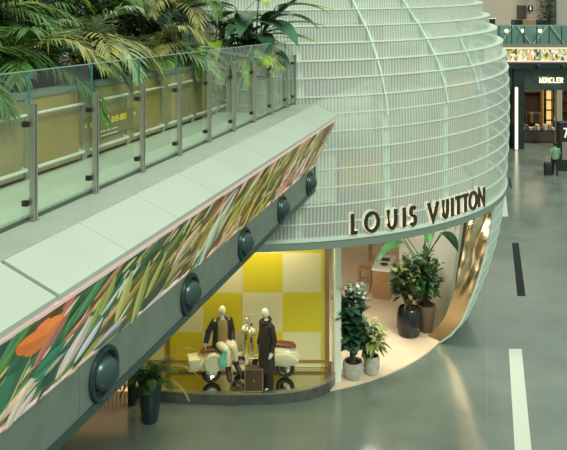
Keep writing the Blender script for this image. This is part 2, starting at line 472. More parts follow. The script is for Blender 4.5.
mb = MB().rbox((L*.36, -.015, -.003), (L*.45, .10, .003), .01, mtx=Mx); mb.build('pictogram', yel, SG)
mb = MB()
for q in (-.085, -.14): mb.rbox((L*.28, q, -.002), (L*.62, q+.012, .002), .001, mtx=Mx)
mb.build('small_print', mat('white_lettering', (.8,.8,.7), .4), SG)
# ================================================================== GLASS PAVILION
PC = Vector((-.86, 20.74, 0))
PROF = [(0,5.72),(.3,6.03),(.6,6.26),(1.1,6.48),(1.67,6.68),(2.3,6.86),(2.78,6.97),(3.7,7.10),(4.45,7.17),(5.5,7.2),(6.2,7.19),(6.64,7.12),(7.0,7.03),(7.33,6.88),(7.67,6.69),(8.0,6.52),(8.33,6.30),(8.66,6.0),(9.0,5.65),(9.35,5.2),(9.7,4.7),(10.05,4.05),(10.4,3.3),(10.7,2.2),(10.9,.6)]
def RZ(z):
    for (a, ra), (b, rb) in zip(PROF[:-1], PROF[1:]):
        if a <= z <= b: return ra+(rb-ra)*(z-a)/(b-a)
    return PROF[-1][1] if z > 0 else PROF[0][1]
def tiltk(z0): return .055*max(0, min(1, (z0-3.85)/.6))
def PP(r, th, z0):
    x = PC.x+r*math.cos(th); y = PC.y+r*math.sin(th)
    return Vector((x, y, z0+tiltk(z0)*(y-13.7)))
def ray_th(px, r):
    """angle on a circle of radius r about the pavilion axis met first by the picture column px"""
    k = (px-CX)/FP
    A = 1+k*k; B = 2*(k*(-PC.x) - PC.y); C = PC.x**2+PC.y**2-r*r
    D = B*B-4*A*C
    Y = (-B-math.sqrt(max(D, 0)))/(2*A)
    return math.atan2(Y-PC.y, k*Y-PC.x), Y
DV = thing('glass_pavilion', 'large egg-shaped pale green ribbed glass shop pavilion with stacked rings', 'pavilion', (PC.x, PC.y, 0))
M['reed'] = reeded_mat('reeded_glass', (.80,.90,.82), .38, .64, .0102)
M['reedlow'] = reeded_mat('frosted_glass', (.60,.76,.67), .80, .95, .0125)
M['hoop'] = mat('pale_ring', (.62,.76,.66), .25, spec=.6)
M['rib'] = mat('pale_rib', (.68,.78,.68), .4)
M['interiorwall'] = mat('interior_plaster', (.58,.58,.48), .6)
TH0, TH1 = -PI, PI
def arc(n, a, b): return [a+(b-a)*k/n for k in range(n+1)]
zs = [3.85,4.15,4.5,4.86,5.22,5.6,5.96,6.31,6.64,7.0,7.33,7.67,8.0,8.33,8.66,9.0,9.35,9.7,10.05,10.4,10.7]
full = arc(160, -PI, PI)[:-1]
for i, (za_, zb_) in enumerate(zip(zs[:-1], zs[1:])):
    ra = RZ(za_); rb = RZ(zb_) if zb_ <= 5.7 else ra-.012
    mb = MB()
    mb.loft([[PP(ra, t, za_) for t in full], [PP(rb, t, zb_) for t in full]], cap=False)
    mb.build('glass_band', M['reed'], DV, smooth='open')
    ro = max(rb, RZ(zb_))+(.010 if zb_ < 6.5 else .018); ri = RZ(zb_)-.05
    mb = MB(); h = .018
    mb.loft([[PP(r, t, zb_)+Vector((0,0,dz)) for t in full] for r, dz in ((ri,-h/2),(ro,-h/2),(ro,h/2),(ri,h/2),(ri,-h/2))], cap=False)
    mb.build('ring', M['hoop'], DV, True)
mb = MB(); mb.loft([[PP(RZ(10.7), t, 10.7) for t in full], [PP(.1, t, 10.8) for t in full]], cap=True); mb.build('crown_cap', M['hoop'], DV, True)
# fascia band above the entrance
def ringbox(mb, r0, r1, z0, z1, ths, closed=False, mi=0):
    rings = []
    for t in ths:
        q = [Vector((PC.x+r*math.cos(t), PC.y+r*math.sin(t), z)) for r, z in ((r0,z0),(r1,z0),(r1,z1),(r0,z1))]
        rings.append(q)
    if closed: rings.append(rings[0])
    return mb.loft(rings, mi, cap=not closed)
M['fasciaband'] = mat('grey_green_satin_metal', (.37,.47,.40), .25, .75, bump=.06, bscale=2.5)
ringbox(MB(), 6.3, 7.10, 3.63, 3.80, full, True).build('fascia_band', M['fasciaband'], DV, True)
ringbox(MB(), 7.02, 7.14, 3.80, 3.86, full, True).build('sill_ring', M['hoop'], DV, True)
# lower shell: from the doorway's right edge round the back
THR = math.atan2(16.97-PC.y, 4.92-PC.x)         # right edge of the doorway
THL = R_(-128)+2*PI
lz = [0,.30,.62,.96,1.3,1.65,2.0,2.34,2.68,3.0,3.32,3.63]
la = arc(110, THR, THL)
for a, b in zip(lz[:-1], lz[1:]):
    mb = MB()
    def PS(r, t, z): return Vector((PC.x+r*math.cos(t), PC.y+r*math.sin(t), z))
    q = .045
    secs = [(RZ(a)-q, a), (RZ(a)+.0, a), (RZ(b)+.012, b-.012), (RZ(b)+.012, b), (RZ(b)-q, b)]
    mb.loft([[PS(r, t, z) for r, z in secs] for t in la], cap=True)
    mb.build('shell_band', M['reedlow'], DV, True)
# ribs behind the glass
def rib(pts, w, name='rib'):
    L = []; 
    for (px, zz) in pts:
        r = RZ(zz)-.10; th, _ = ray_th(px, r); L.append((th, r, zz))
    mb = MB(); rings = []
    for th, r, zz in L:
        hw = w/2/r
        rings.append([PP(r, th-hw, zz), PP(r, th+hw, zz), PP(r-.12, th+hw, zz), PP(r-.12, th-hw, zz)])
    mb.loft(rings); return mb.build(name, M['rib'], DV)
rib([(388,3.8),(388,4.3),(387,5.0),(386,5.7),(384,6.3),(380,6.9),(373,7.6),(362,8.2),(352,8.6)], .16)
rib([(446,3.8),(446,5.0),(446,6.0),(446,6.6),(441,7.1),(429,7.7),(412,8.2),(400,8.6)], .15)
rib([(487,4.3),(488,5.4),(485,6.3),(480,6.9),(470,7.5),(455,8.1)], .13)
rib([(299,3.8),(299,4.6),(300,5.6),(301,6.6),(297,7.6)], .14)
rib([(252,3.8),(251,5.6),(250,6.6),(245,7.6)], .14)
def fin(pts):
    L = []
    for px, zz in pts:
        r = RZ(zz-.30)+.012; th, _ = ray_th(px, r); L.append((th, r, zz))
    rings = [[PP(r, th-.0026, z), PP(r, th+.0026, z), PP(r-.09, th+.0026, z), PP(r-.09, th-.0026, z)] for th, r, z in L]
    MB().loft(rings).build('bright_fin', M['hoop'], DV)
fin([(388,6.2),(386,6.6),(381,7.1),(375,7.5),(368,7.9),(357,8.35),(350,8.66)])
fin([(448,6.3),(445,6.7),(438,7.2),(429,7.6),(420,7.95),(408,8.35),(400,8.66)])
fin([(479,6.45),(476,6.8),(469,7.2),(461,7.6)])
# interior: slabs, core, panels, warm objects
PSx = lambda r, t, z: Vector((PC.x+r*math.cos(t), PC.y+r*math.sin(t), z))
discs = lambda r, z0, z1, nn=72: MB().loft([[Vector((PC.x+r*math.cos(t), PC.y+r*math.sin(t), z)) for t in arc(nn, -PI, PI)[:-1]] for z in (z0, z1)])
discs(5.69, .0, .03).build('shop_floor', mat('cream_stone_floor', (.66,.56,.41), .22, noise=.05, nscale=2), DV)
discs(6.55, 3.50, 3.66).build('first_floor_slab', mat('warm_white_ceiling', (.72,.66,.54), .6), DV)
discs(6.2, 10.2, 10.3).build('lounge_ceiling', M['interiorwall'], DV) if False else None
ringbox(MB(), 6.45, 7.02, 5.74, 5.83, arc(40, R_(-128), R_(-62)), False).build('mezzanine_edge', mat('grey_mezzanine', (.36,.42,.34), .5), DV)
MB().loft([[Vector((PC.x+r*math.cos(t), PC.y+r*math.sin(t), z)) for t in arc(60, -PI, PI)[:-1]] for r, z in ((5.3,3.66),(5.5,5.0),(5.6,6.2),(5.3,7.6),(4.6,9.0),(2,10.0))]).build('inner_core', M['interiorwall'], DV, True)
def cpanel(px0, px1, r, z0, z1, m, name, lab=None):
    t0, _ = ray_th(px0, r); t1, _ = ray_th(px1, r)
    o = ringbox(MB(), r-.05, r, z0, z1, arc(10, t0, t1)).build(name, m, DV, True)
    if lab: o['label'] = lab
    return o
wg = mat('warm_gold_panel', (.75,.42,.05), .4); wb = mat('tan_panel_inside', (.36,.25,.15), .5); wbr = mat('brown_shelving', (.20,.13,.08), .5)
cpanel(340, 386, 6.3, 4.55, 5.25, wg, 'gold_display', 'warm gold display behind the ribbed glass')
cpanel(345, 386, 6.5, 3.85, 4.6, wbr, 'shelf_panel')
cpanel(392, 445, 6.4, 4.0, 5.5, wb, 'tan_partition'); cpanel(450, 480, 6.4, 4.6, 5.9, wb, 'tan_partition')
cpanel(262, 330, 6.5, 3.86, 4.28, wbr, 'shelf_panel')
cpanel(300, 384, 6.3, 6.95, 8.1, wbr, 'lounge_screen'); cpanel(392, 420, 6.4, 6.7, 7.6, wb, 'lounge_screen')
cpanel(452, 474, 6.4, 6.3, 6.75, wg, 'gold_display')
mb = MB(); rr_ = []
for k in range(13):
    th = ray_th(285+(384-285)*k/12, 6.75)[0]; zt = 6.25+.75*k/12
    rr_.append([PSx(6.75, th, 5.84), PSx(6.72, th, 5.84), PSx(6.72, th, zt), PSx(6.75, th, zt)])
mb.loft(rr_).build('white_screen', M['white'], DV, True)
cpanel(290, 336, 6.6, 4.4, 5.7, M['white'], 'white_screen')
# doorway reveal: crumpled gold metal and interior partitions
def PSr(r, t, z): return Vector((PC.x+r*math.cos(t), PC.y+r*math.sin(t), z))
grid = []
rnd = random.Random(3)
NZ, NR = 26, 8
for i in range(NZ+1):
    z = .03+3.5*i/NZ; row = []
    for j in range(NR+1):
        k = j/NR
        amp = .13*max(0, min(1, (z-1.3)/.6))
        bump = amp*(math.sin(z*3.9+k*3)*math.cos(k*5-z*2.3)+.35*math.sin(z*6+k*7))
        r = (RZ(z)-.05)-k*(.38+.28*z/3.5); th = THR+.012 + bump*.10 + k*.02
        row.append(PSr(r, th, z))
    grid.append(row)
back = [[q+Vector((.0, .0, 0))+Vector((-math.sin(THR), math.cos(THR), 0))*.05 for q in row] for row in grid]
mb = MB()
mb.loft([row+back[i][::-1] for i, row in enumerate(grid)])
o = mb.build('door_reveal', mat('crumpled_gold_metal', (.90,.74,.50), .26, 1.0), DV, True); o['label'] = 'crumpled mirror-gold wall beside the doorway'
# white partition behind the tall plants, and back wall
t0, t1 = math.atan2(17.9-PC.y, 4.1-PC.x), 0
a_ = Vector((3.45, 20.9)); b_ = Vector((4.42, 18.95))
mb = MB(); pts = [a_+(b_-a_)*k/10+Vector((.25*math.sin(PI*k/10), .1*math.sin(PI*k/10))) for k in range(11)]
lx = lambda p: max(0, (p.x-3.6))*.6
mb.loft([[Vector((p.x, p.y, .03)), Vector((p.x+.1, p.y+.03, .03)), Vector((p.x+.1+lx(p), p.y+.03, 3.5)), Vector((p.x+lx(p), p.y, 3.5))] for p in pts])
mb.build('white_partition', mat('bright_white_partition', (.86,.92,.86), .35), DV, True)
ringbox(MB(), 5.2, 5.3, .03, 3.5, arc(40, R_(15), R_(190))).build('back_wall', M['cream'], DV, True)
mb = MB().lathe([(.001,0),(.55,0),(.55,.03),(.001,.03)], axis='Y', n=32); mb.v = [Vector((q.x*.6+1.75, q.y+24.9, q.z+.75)) for q in mb.v]
mb.build('oval_panel', mat('terracotta_panel', (.50,.26,.12), .5), DV, True)
MB().rbox((2.86, 23.5, .03), (2.98, 23.62, 3.5), .01).build('slim_column', M['wood'], DV)

# display window: plinth, glass, frame pillar
wp = [(-3.32,16.2),(-3.31,15.5),(-3.2,15.16),(-3.0,15.02),(-2.6,14.95),(-1.9,14.86),(-1.1,14.81),(-.29,14.84),(.2,14.92),(.55,15.03),(.82,15.18),(1.02,15.36),(1.14,15.58),(1.19,15.85),(1.19,16.2)]
wp = [Vector((x, y, 0)) for x, y in wp]
def offs(path, dd):
    out = []
    for i, p in enumerate(path):
        t = (path[min(i+1, len(path)-1)]-path[max(i-1, 0)]).normalized()
        out.append(p+Vector((-t.y, t.x, 0))*dd)
    return out
def wallstrip(p0, p1, z0, z1):
    return MB().loft([[Vector((a.x, a.y, z0)), Vector((b.x, b.y, z0)), Vector((b.x, b.y, z1)), Vector((a.x, a.y, z1))] for a, b in zip(p0, p1)])
M['plinth'] = mat('dark_polished_plinth', (.10,.115,.10), .12, .3, noise=.25, nscale=5)
wallstrip(wp, offs(wp, .12), 0, .22).build('window_plinth', M['plinth'], DV, True)
wallstrip(offs(wp, .04), offs(wp, .055), .22, 3.52).build('shop_window', M['shopglass'], DV, True)
wallstrip(offs(wp, -.01), offs(wp, .1), .22, .245).build('window_track', M['metal'], DV, True)
inner = offs(wp, .12)
vs = [Vector((p.x, p.y, .215)) for p in inner] + [Vector((1.1,16.3,.215)), Vector((-3.2,16.3,.215))]
vb = [Vector((p.x, p.y, .02)) for p in vs]
nn = len(vs); mb = MB().add(vs+vb, [tuple(range(nn)), tuple(range(2*nn-1, nn-1, -1))]+[(i, (i+1) % nn, nn+(i+1) % nn, nn+i) for i in range(nn)])
mb.build('display_floor', mat('mirror_display_floor', (.62,.58,.46), .07, 1.0), DV)
mb = MB().rbox((1.14,15.72,0), (1.30,16.5,3.55), .03); mb.build('window_pillar', M['rib'], DV)
mb = MB(); 
for x, y in ((-.9,14.86),(.86,15.26)): mb.box((x-.004,y-.0,.24), (x+.004,y+.012,3.5))
mb.build('glass_joint', M['metal'], DV)
# yellow chequered backdrop
BK = thing('display_backdrop', 'yellow and cream chequered backdrop inside the display window', 'backdrop', (-1.2, 16.0, .22))
bw0, bw1, by = -3.12, 1.02, 16.0
yelm = mat('yellow_panel', (.66,.53,.02), .3); crm = mat('cream_panel', (.70,.63,.42), .35)
mb = MB(); cs = .905; ox = at_depth(242.8, 0, by).x-3*cs*0; oz = at_depth(0, 292.5, by).z
import itertools
xb = sorted({bw0, bw1, *[ox+cs*k for k in range(-8, 8) if bw0 < ox+cs*k < bw1]}); zb_ = sorted({.22, 3.5, *[oz+cs*k for k in range(-6, 6) if .22 < oz+cs*k < 3.5]})
for (x0, x1), (z0, z1) in itertools.product(zip(xb[:-1], xb[1:]), zip(zb_[:-1], zb_[1:])):
    ci = math.floor(((x0+x1)/2-ox)/cs); ri = math.floor(((z0+z1)/2-oz)/cs)
    mb.box((x0, by, z0), (x1, by+.06, z1), (ci+ri) % 2)
mb.build('chequered_panel', [yelm, crm], BK)
zl = .22+.10
strapm = M['wooddark']
for z in (zl,): MB().rbox((bw0, by-.02, z), (bw1, by, z+.07), .006).build('strap', strapm, BK)
for x in (at_depth(168,0,by).x, at_depth(327,0,by).x): MB().rbox((x-.05, by-.022, .22), (x+.05, by-.001, 3.5), .006).build('strap', strapm, BK)
MB().rbox((bw1-.16, by-.012, .22), (bw1-.08, by-.001, 3.5), .004).build('strap', yelm, BK)
# return panel at the left end of the window
MB().rbox((bw0-.06, 15.25, .22), (bw0, by+.05, 3.5), .01).build('side_return', yelm, BK)

# ------------------------------------------------------------------ sign letters
def stroke(mb, pts, w, z0, z1, mtx, sx, sy, closed=False, mi=0, g=0.):
    P = [Vector((p[0]*sx, p[1]*sy)) for p in pts]; n = len(P); hw = w/2+g
    Lf, Rt = [], []
    for i in range(n):
        if closed: a, b = P[(i-1) % n], P[(i+1) % n]
        else: a, b = P[max(i-1, 0)], P[min(i+1, n-1)]
        p = P[i]
        d1 = (p-a).normalized() if (p-a).length > 1e-6 else (b-p).normalized()
        d2 = (b-p).normalized() if (b-p).length > 1e-6 else d1
        tt = (d1+d2).normalized(); nn_ = Vector((-tt.y, tt.x)); k = hw/max(.45, math.sqrt((1+d1.dot(d2))/2))
        e = Vector((0,0))
        if not closed and i in (0, n-1): e = tt*(g if i else -g)
        Lf.append(p+nn_*k+e); Rt.append(p-nn_*k+e)
    rings = [[mtx @ Vector((l.x, l.y, z0)), mtx @ Vector((r.x, r.y, z0)), mtx @ Vector((r.x, r.y, z1)), mtx @ Vector((l.x, l.y, z1))] for l, r in zip(Lf, Rt)]
    if closed: rings.append(rings[0])
    mb.loft(rings, mi, cap=not closed)
def ell(cx, cy, rx, ry, a0, a1, n=16): return [(cx+rx*math.cos(R_(a0+(a1-a0)*k/n)), cy+ry*math.sin(R_(a0+(a1-a0)*k/n))) for k in range(n+1)]
GL = {
 'L': [[(.1,1),(.1,.06),(1,.06)]],
 'O': ['c', ell(.5,.5,.45,.46,0,360,28)[:-1]],
 'U': [[(.1,1),(.1,.4)]+ell(.5,.42,.4,.38,180,360,12)+[(.9,1)]],
 'I': [[(.5,0),(.5,1)]],
 'S': [ell(.52,.73,.36,.22,35,270,12)+ell(.48,.27,.40,.24,90,-145,12)[0:]],
 'V': [[(.06,1),(.5,.03),(.94,1)]],
 'T': [[(0,.94),(1,.94)],[(.5,.94),(.5,0)]],
 'N': [[(.1,0),(.1,.98),(.9,.02),(.9,1)]],
 'M': [[(.06,0),(.1,.98),(.5,.1),(.9,.98),(.94,0)]],
 'C': [ell(.55,.5,.45,.46,50,310,18)],
 'E': [[(1,.94),(.1,.94),(.1,.06),(1,.06)],[(.1,.5),(.85,.5)]],
 'R': [[(.1,0),(.1,.94),(.5,.94)]+ell(.55,.72,.35,.22,90,-90,10)+[(.1,.5)],[(.5,.5),(.95,0)]],
}
def glyph(mb, ch, w, z0, z1, mtx, sx, sy, mi=0, g=0.):
    st = GL[ch]
    if st[0] == 'c': stroke(mb, st[1], w, z0, z1, mtx, sx, sy, True, mi, g)
    else:
        for p in st: stroke(mb, p, w, z0, z1, mtx, sx, sy, False, mi, g)
RS = 7.06
SGN = thing('shop_sign', 'raised dark letters with cream glowing edges above the shop entrance', 'sign', (2.5, 14.6, 3.86))
ldark = mat('letter_face', (.030,.018,.012), .3); lglow = mat('letter_glow', (.85,.75,.55), .4, emit=(1,.84,.60), es=.6)
spans = [('L',350,358.5),('O',363,380),('U',385.5,397.5),('I',401.5,406),('S',408,417),('V',426,439),('U',441,448.5),('I',449.8,453.8),('T',454,461.5),('T',461.2,468.5),('O',467.8,477),('N',477,484.6)]
for ch, a, b in spans:
    ta, _ = ray_th(a, RS+.09); tb, _ = ray_th(b, RS+.09); tm = (ta+tb)/2
    w = RS*(tb-ta)-.066
    if ch == 'I': w = .06
    o3 = Vector((PC.x+RS*math.cos(tm), PC.y+RS*math.sin(tm), 3.90))
    Mx = Matrix.Translation(o3) @ Matrix.Rotation(tm+PI/2, 4, 'Z') @ Matrix.Rotation(PI/2, 4, 'X') @ Matrix.Translation((-w/2, 0, 0))
    mb = MB(); glyph(mb, ch, .066, .04, .125, Mx, w, .40, 0); glyph(mb, ch, .066, .0, .085, Mx, w, .40, 1, .010)
    mb.build('letter', [ldark, lglow], SGN)
MB_ = MB(); ta, _ = ray_th(346, RS); tb, _ = ray_th(487, RS)
ringbox(MB_, 7.03, 7.09, 3.862, 3.88, arc(30, ta, tb)).build('mounting_rail', M['metal'], SGN, True)
# ================================================================== PLANTS
def leafmat(name, c, rough=.42): return mat(name, c, rough, noise=.35, nscale=6, spec=.45)
GR = {
 'palm': [leafmat('palm_green', (.075,.18,.035)), leafmat('palm_light', (.28,.42,.06)), leafmat('palm_olive', (.29,.30,.09)), leafmat('palm_grey', (.30,.40,.20)), leafmat('palm_dark', (.02,.055,.02))],
 'fig': leafmat('fig_green', (.014,.055,.028), .35), 'fig2': leafmat('fig_light', (.04,.11,.06), .35),
 'bush': leafmat('bush_green', (.035,.10,.03)), 'bush2': leafmat('bush_yellow', (.14,.17,.03)), 'dark': leafmat('dark_bronze_leaf', (.018,.03,.016)),
 'banana': leafmat('banana_green', (.035,.12,.045), .3), 'banana2': leafmat('banana_teal', (.06,.16,.10), .3), 'varie': leafmat('variegated_leaf', (.22,.28,.08)),
}
stemm = mat('brown_stem', (.10,.075,.03), .7, noise=.3, nscale=20)
def blade(mb, p, dr, up, L, W, droop=.3, n=5, fold=.15, mi=0, shape=.6):
    """one leaf: midrib bends down by droop, two halves slightly folded"""
    dr = Vector(dr).normalized(); up = Vector(up)
    side = dr.cross(up)
    if side.length < 1e-3: side = dr.cross(Vector((1,0,0)))
    side.normalize()
    p = Vector(p); vs = []; d = dr.copy(); q = p.copy()
    for i in range(n+1):
        u = i/n
        w = W/2*(math.sin(PI*(u**shape*.96+.02)))
        nn_ = side.cross(d).normalized()
        vs += [q+side*w+nn_*w*fold, q.copy(), q-side*w+nn_*w*fold]
        d = (d+Vector((0,0,-droop/n))).normalized()
        q = q + d*(L/n)
    fs = []
    for i in range(n):
        a = 3*i
        fs += [(a,a+1,a+4,a+3),(a+1,a+2,a+5,a+4)]
    mb.add(vs, fs, mi)
def frond(p, az, elev, L, droop, nl=26, ll=.42, lw=.03, rng=random, mi=0, stem_mi=None):
    mb = MB(); p = Vector(p)
    d = Vector((math.cos(az)*math.cos(elev), math.sin(az)*math.cos(elev), math.sin(elev)))
    pts = [p.copy()]; ds = [d.copy()]; n = 14
    for i in range(n):
        d = (d+Vector((0,0,-droop/n*(1+1.2*i/n)))).normalized(); pts.append(pts[-1]+d*L/n); ds.append(d.copy())
    mb.tube(pts, [.013*(1-.8*i/n)+.002 for i in range(n+1)], 5, 0)
    side0 = Vector((-math.sin(az), math.cos(az), 0))
    for k in range(nl):
        u = .16+.84*k/(nl-1); f = u*n; i = min(int(f), n-1); q = pts[i].lerp(pts[i+1], f-i); dd = ds[i]
        up = side0.cross(dd)*-1
        if up.z < 0 and dd.z > -.9: up = -up
        l = ll*(math.sin(PI*(.12+.80*u))**.7)*rng.uniform(.85,1.12)
        for sg in (-1, 1):
            dr = dd*(.55+.5*u)+side0*sg*(1-.45*u)+up*rng.uniform(.0,.35)
            blade(mb, q, dr, up, l, lw*rng.uniform(.8,1.2), rng.uniform(.5,1.1), 4, .25, 0, .5)
    return mb
def palm(name, label, base, trunks, nf, L, elev, droop, mats, rng, group=None, ll=.42, lw=.03, cat='plant', h=.3, az=None, nl=26, dirs=None):
    t = thing(name, label, cat, base, group)
    base = Vector(base)
    for k in range(trunks):
        a = 2*PI*k/max(1, trunks)+rng.random(); o = Vector((math.cos(a), math.sin(a), 0))*(.06 if trunks > 1 else 0)
        MB().tube([base+o, base+o*1.4+Vector((0,0,h*.6)), base+o*2+Vector((0,0,h))], [.03,.026,.02], 7).build('stem', stemm, t, True)
    for k in range(nf):
        a = (2*PI*k/nf*2.4+rng.uniform(-.3,.3)) if az is None else rng.uniform(*az)
        e = rng.uniform(*elev); l = L*rng.uniform(.75,1.15)
        if dirs and k < len(dirs): a, e, l = dirs[k]
        mb = frond(base+Vector((rng.uniform(-.05,.05), rng.uniform(-.05,.05), h-.02)), a, e, l, rng.uniform(*droop), nl, ll, lw, rng)
        mb.build('frond', rng.choice(mats), t)
    return t
def leafy(name, label, base, H, spread, nst, nleaf, L, W, mats, rng, pot=None, group=None, cat='potted plant', droop=.5, zfrom=.35, up=.4, shape=.6):
    t = thing(name, label, cat, base, group); base = Vector(base); z0 = 0
    if pot:
        z0 = pot(t, base)
    st = MB(); lv = [MB() for _ in mats]
    for k in range(nst):
        a = 2*PI*k/nst+rng.uniform(-.4,.4); rr = spread*rng.uniform(.25,1)
        top = base+Vector((math.cos(a)*rr, math.sin(a)*rr, H*rng.uniform(.75,1.0) if k else H))
        if k == 0: top = base+Vector((0,0,H))
        b0 = base+Vector((math.cos(a)*.04, math.sin(a)*.04, z0))
        mid = b0.lerp(top, .5)+Vector((math.cos(a), math.sin(a), 0))*rr*.12
        st.tube([b0, mid, top], [.016,.012,.006], 6)
        for j in range(nleaf):
            u = zfrom+(1-zfrom)*(j+.5)/nleaf
            q = (b0.lerp(mid, u*2) if u < .5 else mid.lerp(top, u*2-1))
            aa = j*2.4+rng.uniform(-.5,.5)+k; e = rng.uniform(-.2, up+.5*u)
            dr = Vector((math.cos(aa)*math.cos(e), math.sin(aa)*math.cos(e), math.sin(e)))
            q2 = q+dr*.06
            blade(lv[rng.randrange(len(mats))], q2, dr, Vector((0,0,1)), L*rng.uniform(.7,1.15), W*rng.uniform(.8,1.15), droop*rng.uniform(.5,1.6), 5, .18, 0, shape)
    st.build('stem', stemm, t, True)
    for m, l in zip(mats, lv):
        if l.v: l.build('foliage', m, t)
    return t
rng = random.Random(21)
def plant_at(px, py, w):      # place in the planter bed
    dr = Vector(((px-CX)/FP, 1, -(py-HY)/FP)); k = (-w)/dr.dot(n_); q = dr*k
    return Vector((q.x, q.y, 7.36))
P = GR['palm']
# palms along the planter, near to far (s along the walkway, w from its edge)
PLM = [ # s, w, fronds, L, h, mats, label, elev
 (3.7,5.5,20,1.35,.42,[P[1],P[1],P[3],P[0]],'large bright green palm at the left edge of the walkway planter',(.1,1.1)),
 (4.9,6.2,18,1.5,.75,[P[0],P[4],P[3]],'tall dark palm behind the bright left palm'  ,(.2,1.2)),
 (5.9,5.6,18,1.15,.25,[P[4],P[0],P[0]],'dark green drooping palm second along the planter',(.0,1.0)),
 (7.2,5.4,20,1.25,.30,[P[2],P[0],P[3]],'olive feather palm leaning over the glass near the direction sign',(.1,1.1)),
 (7.6,6.4,16,1.7,.75,[P[0],P[1]],'tall green palm at the back of the planter above the olive palm',(.3,1.2)),
 (8.9,5.6,20,1.4,.35,[P[2],P[3],P[2]],'brownish olive palm in the middle of the planter',(.0,1.1)),
 (9.9,6.3,16,1.6,.8,[P[0],P[4],P[2]],'tall palm rising behind the brownish olive palm',(.2,1.2)),
 (11.0,6.1,18,1.6,.8,[P[0],P[4],P[0]],'tall dark green palm rising next to the banana plants',(.2,1.2)),
 (12.0,5.6,20,1.5,.8,[P[0],P[2],P[4]],'tall palm farthest along the planter, behind the banana leaves',(.1,1.2)),
 (6.6,6.5,16,1.6,.9,[P[0],P[1],P[4]],'tall green palm in the back row between the two leftmost palms',(.3,1.3)),
 (10.5,5.4,16,1.3,.25,[P[3],P[2],P[1]],'grey green palm with long narrow fronds before the banana plant',(.0,1.1)),
]
for (s, w, nf, L, h, mm, lab, el) in PLM:
    p = BP(w, 7.36, s)
    palm('palm', lab, p, 3, nf, L, el, (.7,1.8), mm, rng, 'palms in the walkway planter', h=h, ll=.46, lw=.036, nl=28)
# dark leafy undergrowth along the bed
for k in range(11):
    p = BP(5.05+.5*(k % 3), 7.36, 3.2+.83*k)
    leafy('undergrowth_shrub', 'dark leafy shrub filling the walkway planter between the palms', p, .5+.28*(k % 2), .30, 6, 11, .26, .085, [P[4], P[0], GR['dark']], rng, None, 'dark shrubs in the walkway planter', 'plant', .5, .15)
for k in range(9):
    p = BP(6.1+.3*(k%2), 7.36, 3.4+1.07*k)
    leafy('background_shrub', 'tall dark leafy shrub at the back of the walkway planter', p, 1.5, .45, 7, 16, .32, .10, [P[4], P[0], P[4]], rng, None, 'tall dark shrubs at the back of the planter', 'plant', .6, .1)
# banana-like plant at the far end of the planter
def banana(name, label, base, leaves, m2, rng, group=None, pot=None, cat='plant', W=.36):
    t = thing(name, label, cat, base, group); base = Vector(base); z0 = pot(t, base) if pot else 0
    for i, (az, elv, stem, L, dp) in enumerate(leaves):
        d = Vector((math.cos(az)*math.cos(elv), math.sin(az)*math.cos(elv), math.sin(elv)))
        b0 = base+Vector((0,0,z0)); b1 = b0+Vector((d.x*.15, d.y*.15, stem*.6)); b2 = b0+Vector((d.x*.35*stem, d.y*.35*stem, stem))
        st = MB().tube([b0, b1, b2], [.022,.016,.010], 6).build('stalk', m2[0], t, True)
        mb = MB(); blade(mb, b2, d, Vector((0,0,1)), L, W*rng.uniform(.85,1.15), dp, 10, .22, 0, .75)
        mb.build('leaf', m2[i % len(m2)], t)
    return t
bp = BP(4.15, 7.15, 12.3)
bm2 = [GR['banana'], GR['banana2'], GR['banana'], P[1]]
banana('banana_plant', 'broad-leaved banana plant in the tan planter box before the pavilion', bp,
  [(R_(-25),.95,.75,1.2,.7),(R_(-50),.25,.45,.9,1.0),(R_(-10),.45,.85,1.1,.8),(R_(-85),.3,.35,.9,1.2),(R_(-35),.5,1.0,1.15,1.2),(R_(-130),.3,.6,1.0,.9),(R_(-110),.4,.85,1.1,1.0),(R_(-20),.1,.75,1.0,.5),(R_(-60),.7,.9,1.2,1.1),(R_(-160),.5,.8,1.1,.8),(R_(-75),.15,.75,1.0,.9),(R_(-30),.2,1.25,1.3,.5),(R_(-15),.45,1.2,1.1,1.0),(R_(-150),.3,1.25,1.2,.7),(R_(170),.4,1.2,1.2,.9),(R_(-80),.6,1.35,1.1,1.4),(R_(-100),.1,1.15,1.0,1.1),(R_(-55),.05,1.0,1.1,.9)], bm2, rng)
palm('palm', 'light feathery palm growing in the planter box before the pavilion', BP(4.2, 7.15, 11.95), 2, 18, 1.0, (.1,1.2), (.8,1.8), [P[3], P[1], P[0]], rng, 'palms in the walkway planter', h=.30, ll=.34, lw=.034, nl=26)
leafy('undergrowth_shrub', 'green leafy shrub filling the planter box before the pavilion', BP(4.15, 7.15, 12.5), .75, .45, 10, 14, .34, .13, [GR['banana'], GR['bush'], P[4]], rng, None, None, 'plant', .5, .15)
leafy('undergrowth_shrub', 'taller green leafy shrub at the back of the planter box', BP(4.4, 7.15, 12.15), 1.1, .5, 10, 14, .40, .15, [GR['banana'], GR['banana2'], P[1]], rng, None, None, 'plant', .5, .15)
bp = BP(4.85, 7.36, 11.9)
banana('banana_plant', 'light green banana plant behind the tan planter box at the planter end', bp,
  [(R_(0),.35,.75,1.15,.5),(R_(-30),.45,.65,1.2,.8),(R_(15),.30,.70,1.25,.5),(R_(-80),.3,.4,.9,1.2),(R_(-12),.2,.50,1.25,.6),(R_(-55),.5,.8,1.1,.9),(R_(30),.4,.8,1.1,.7)], [P[1], GR['banana2'], GR['banana']], rng, W=.27)
palm('palm', 'narrow-leaved palm drooping in front of the banana plants', BP(5.0, 7.36, 11.0), 2, 14, 1.15, (.0,.9), (.8,1.8), [P[3], P[2], P[1]], rng, 'palms in the walkway planter', h=.25, ll=.38, lw=.03, nl=26)

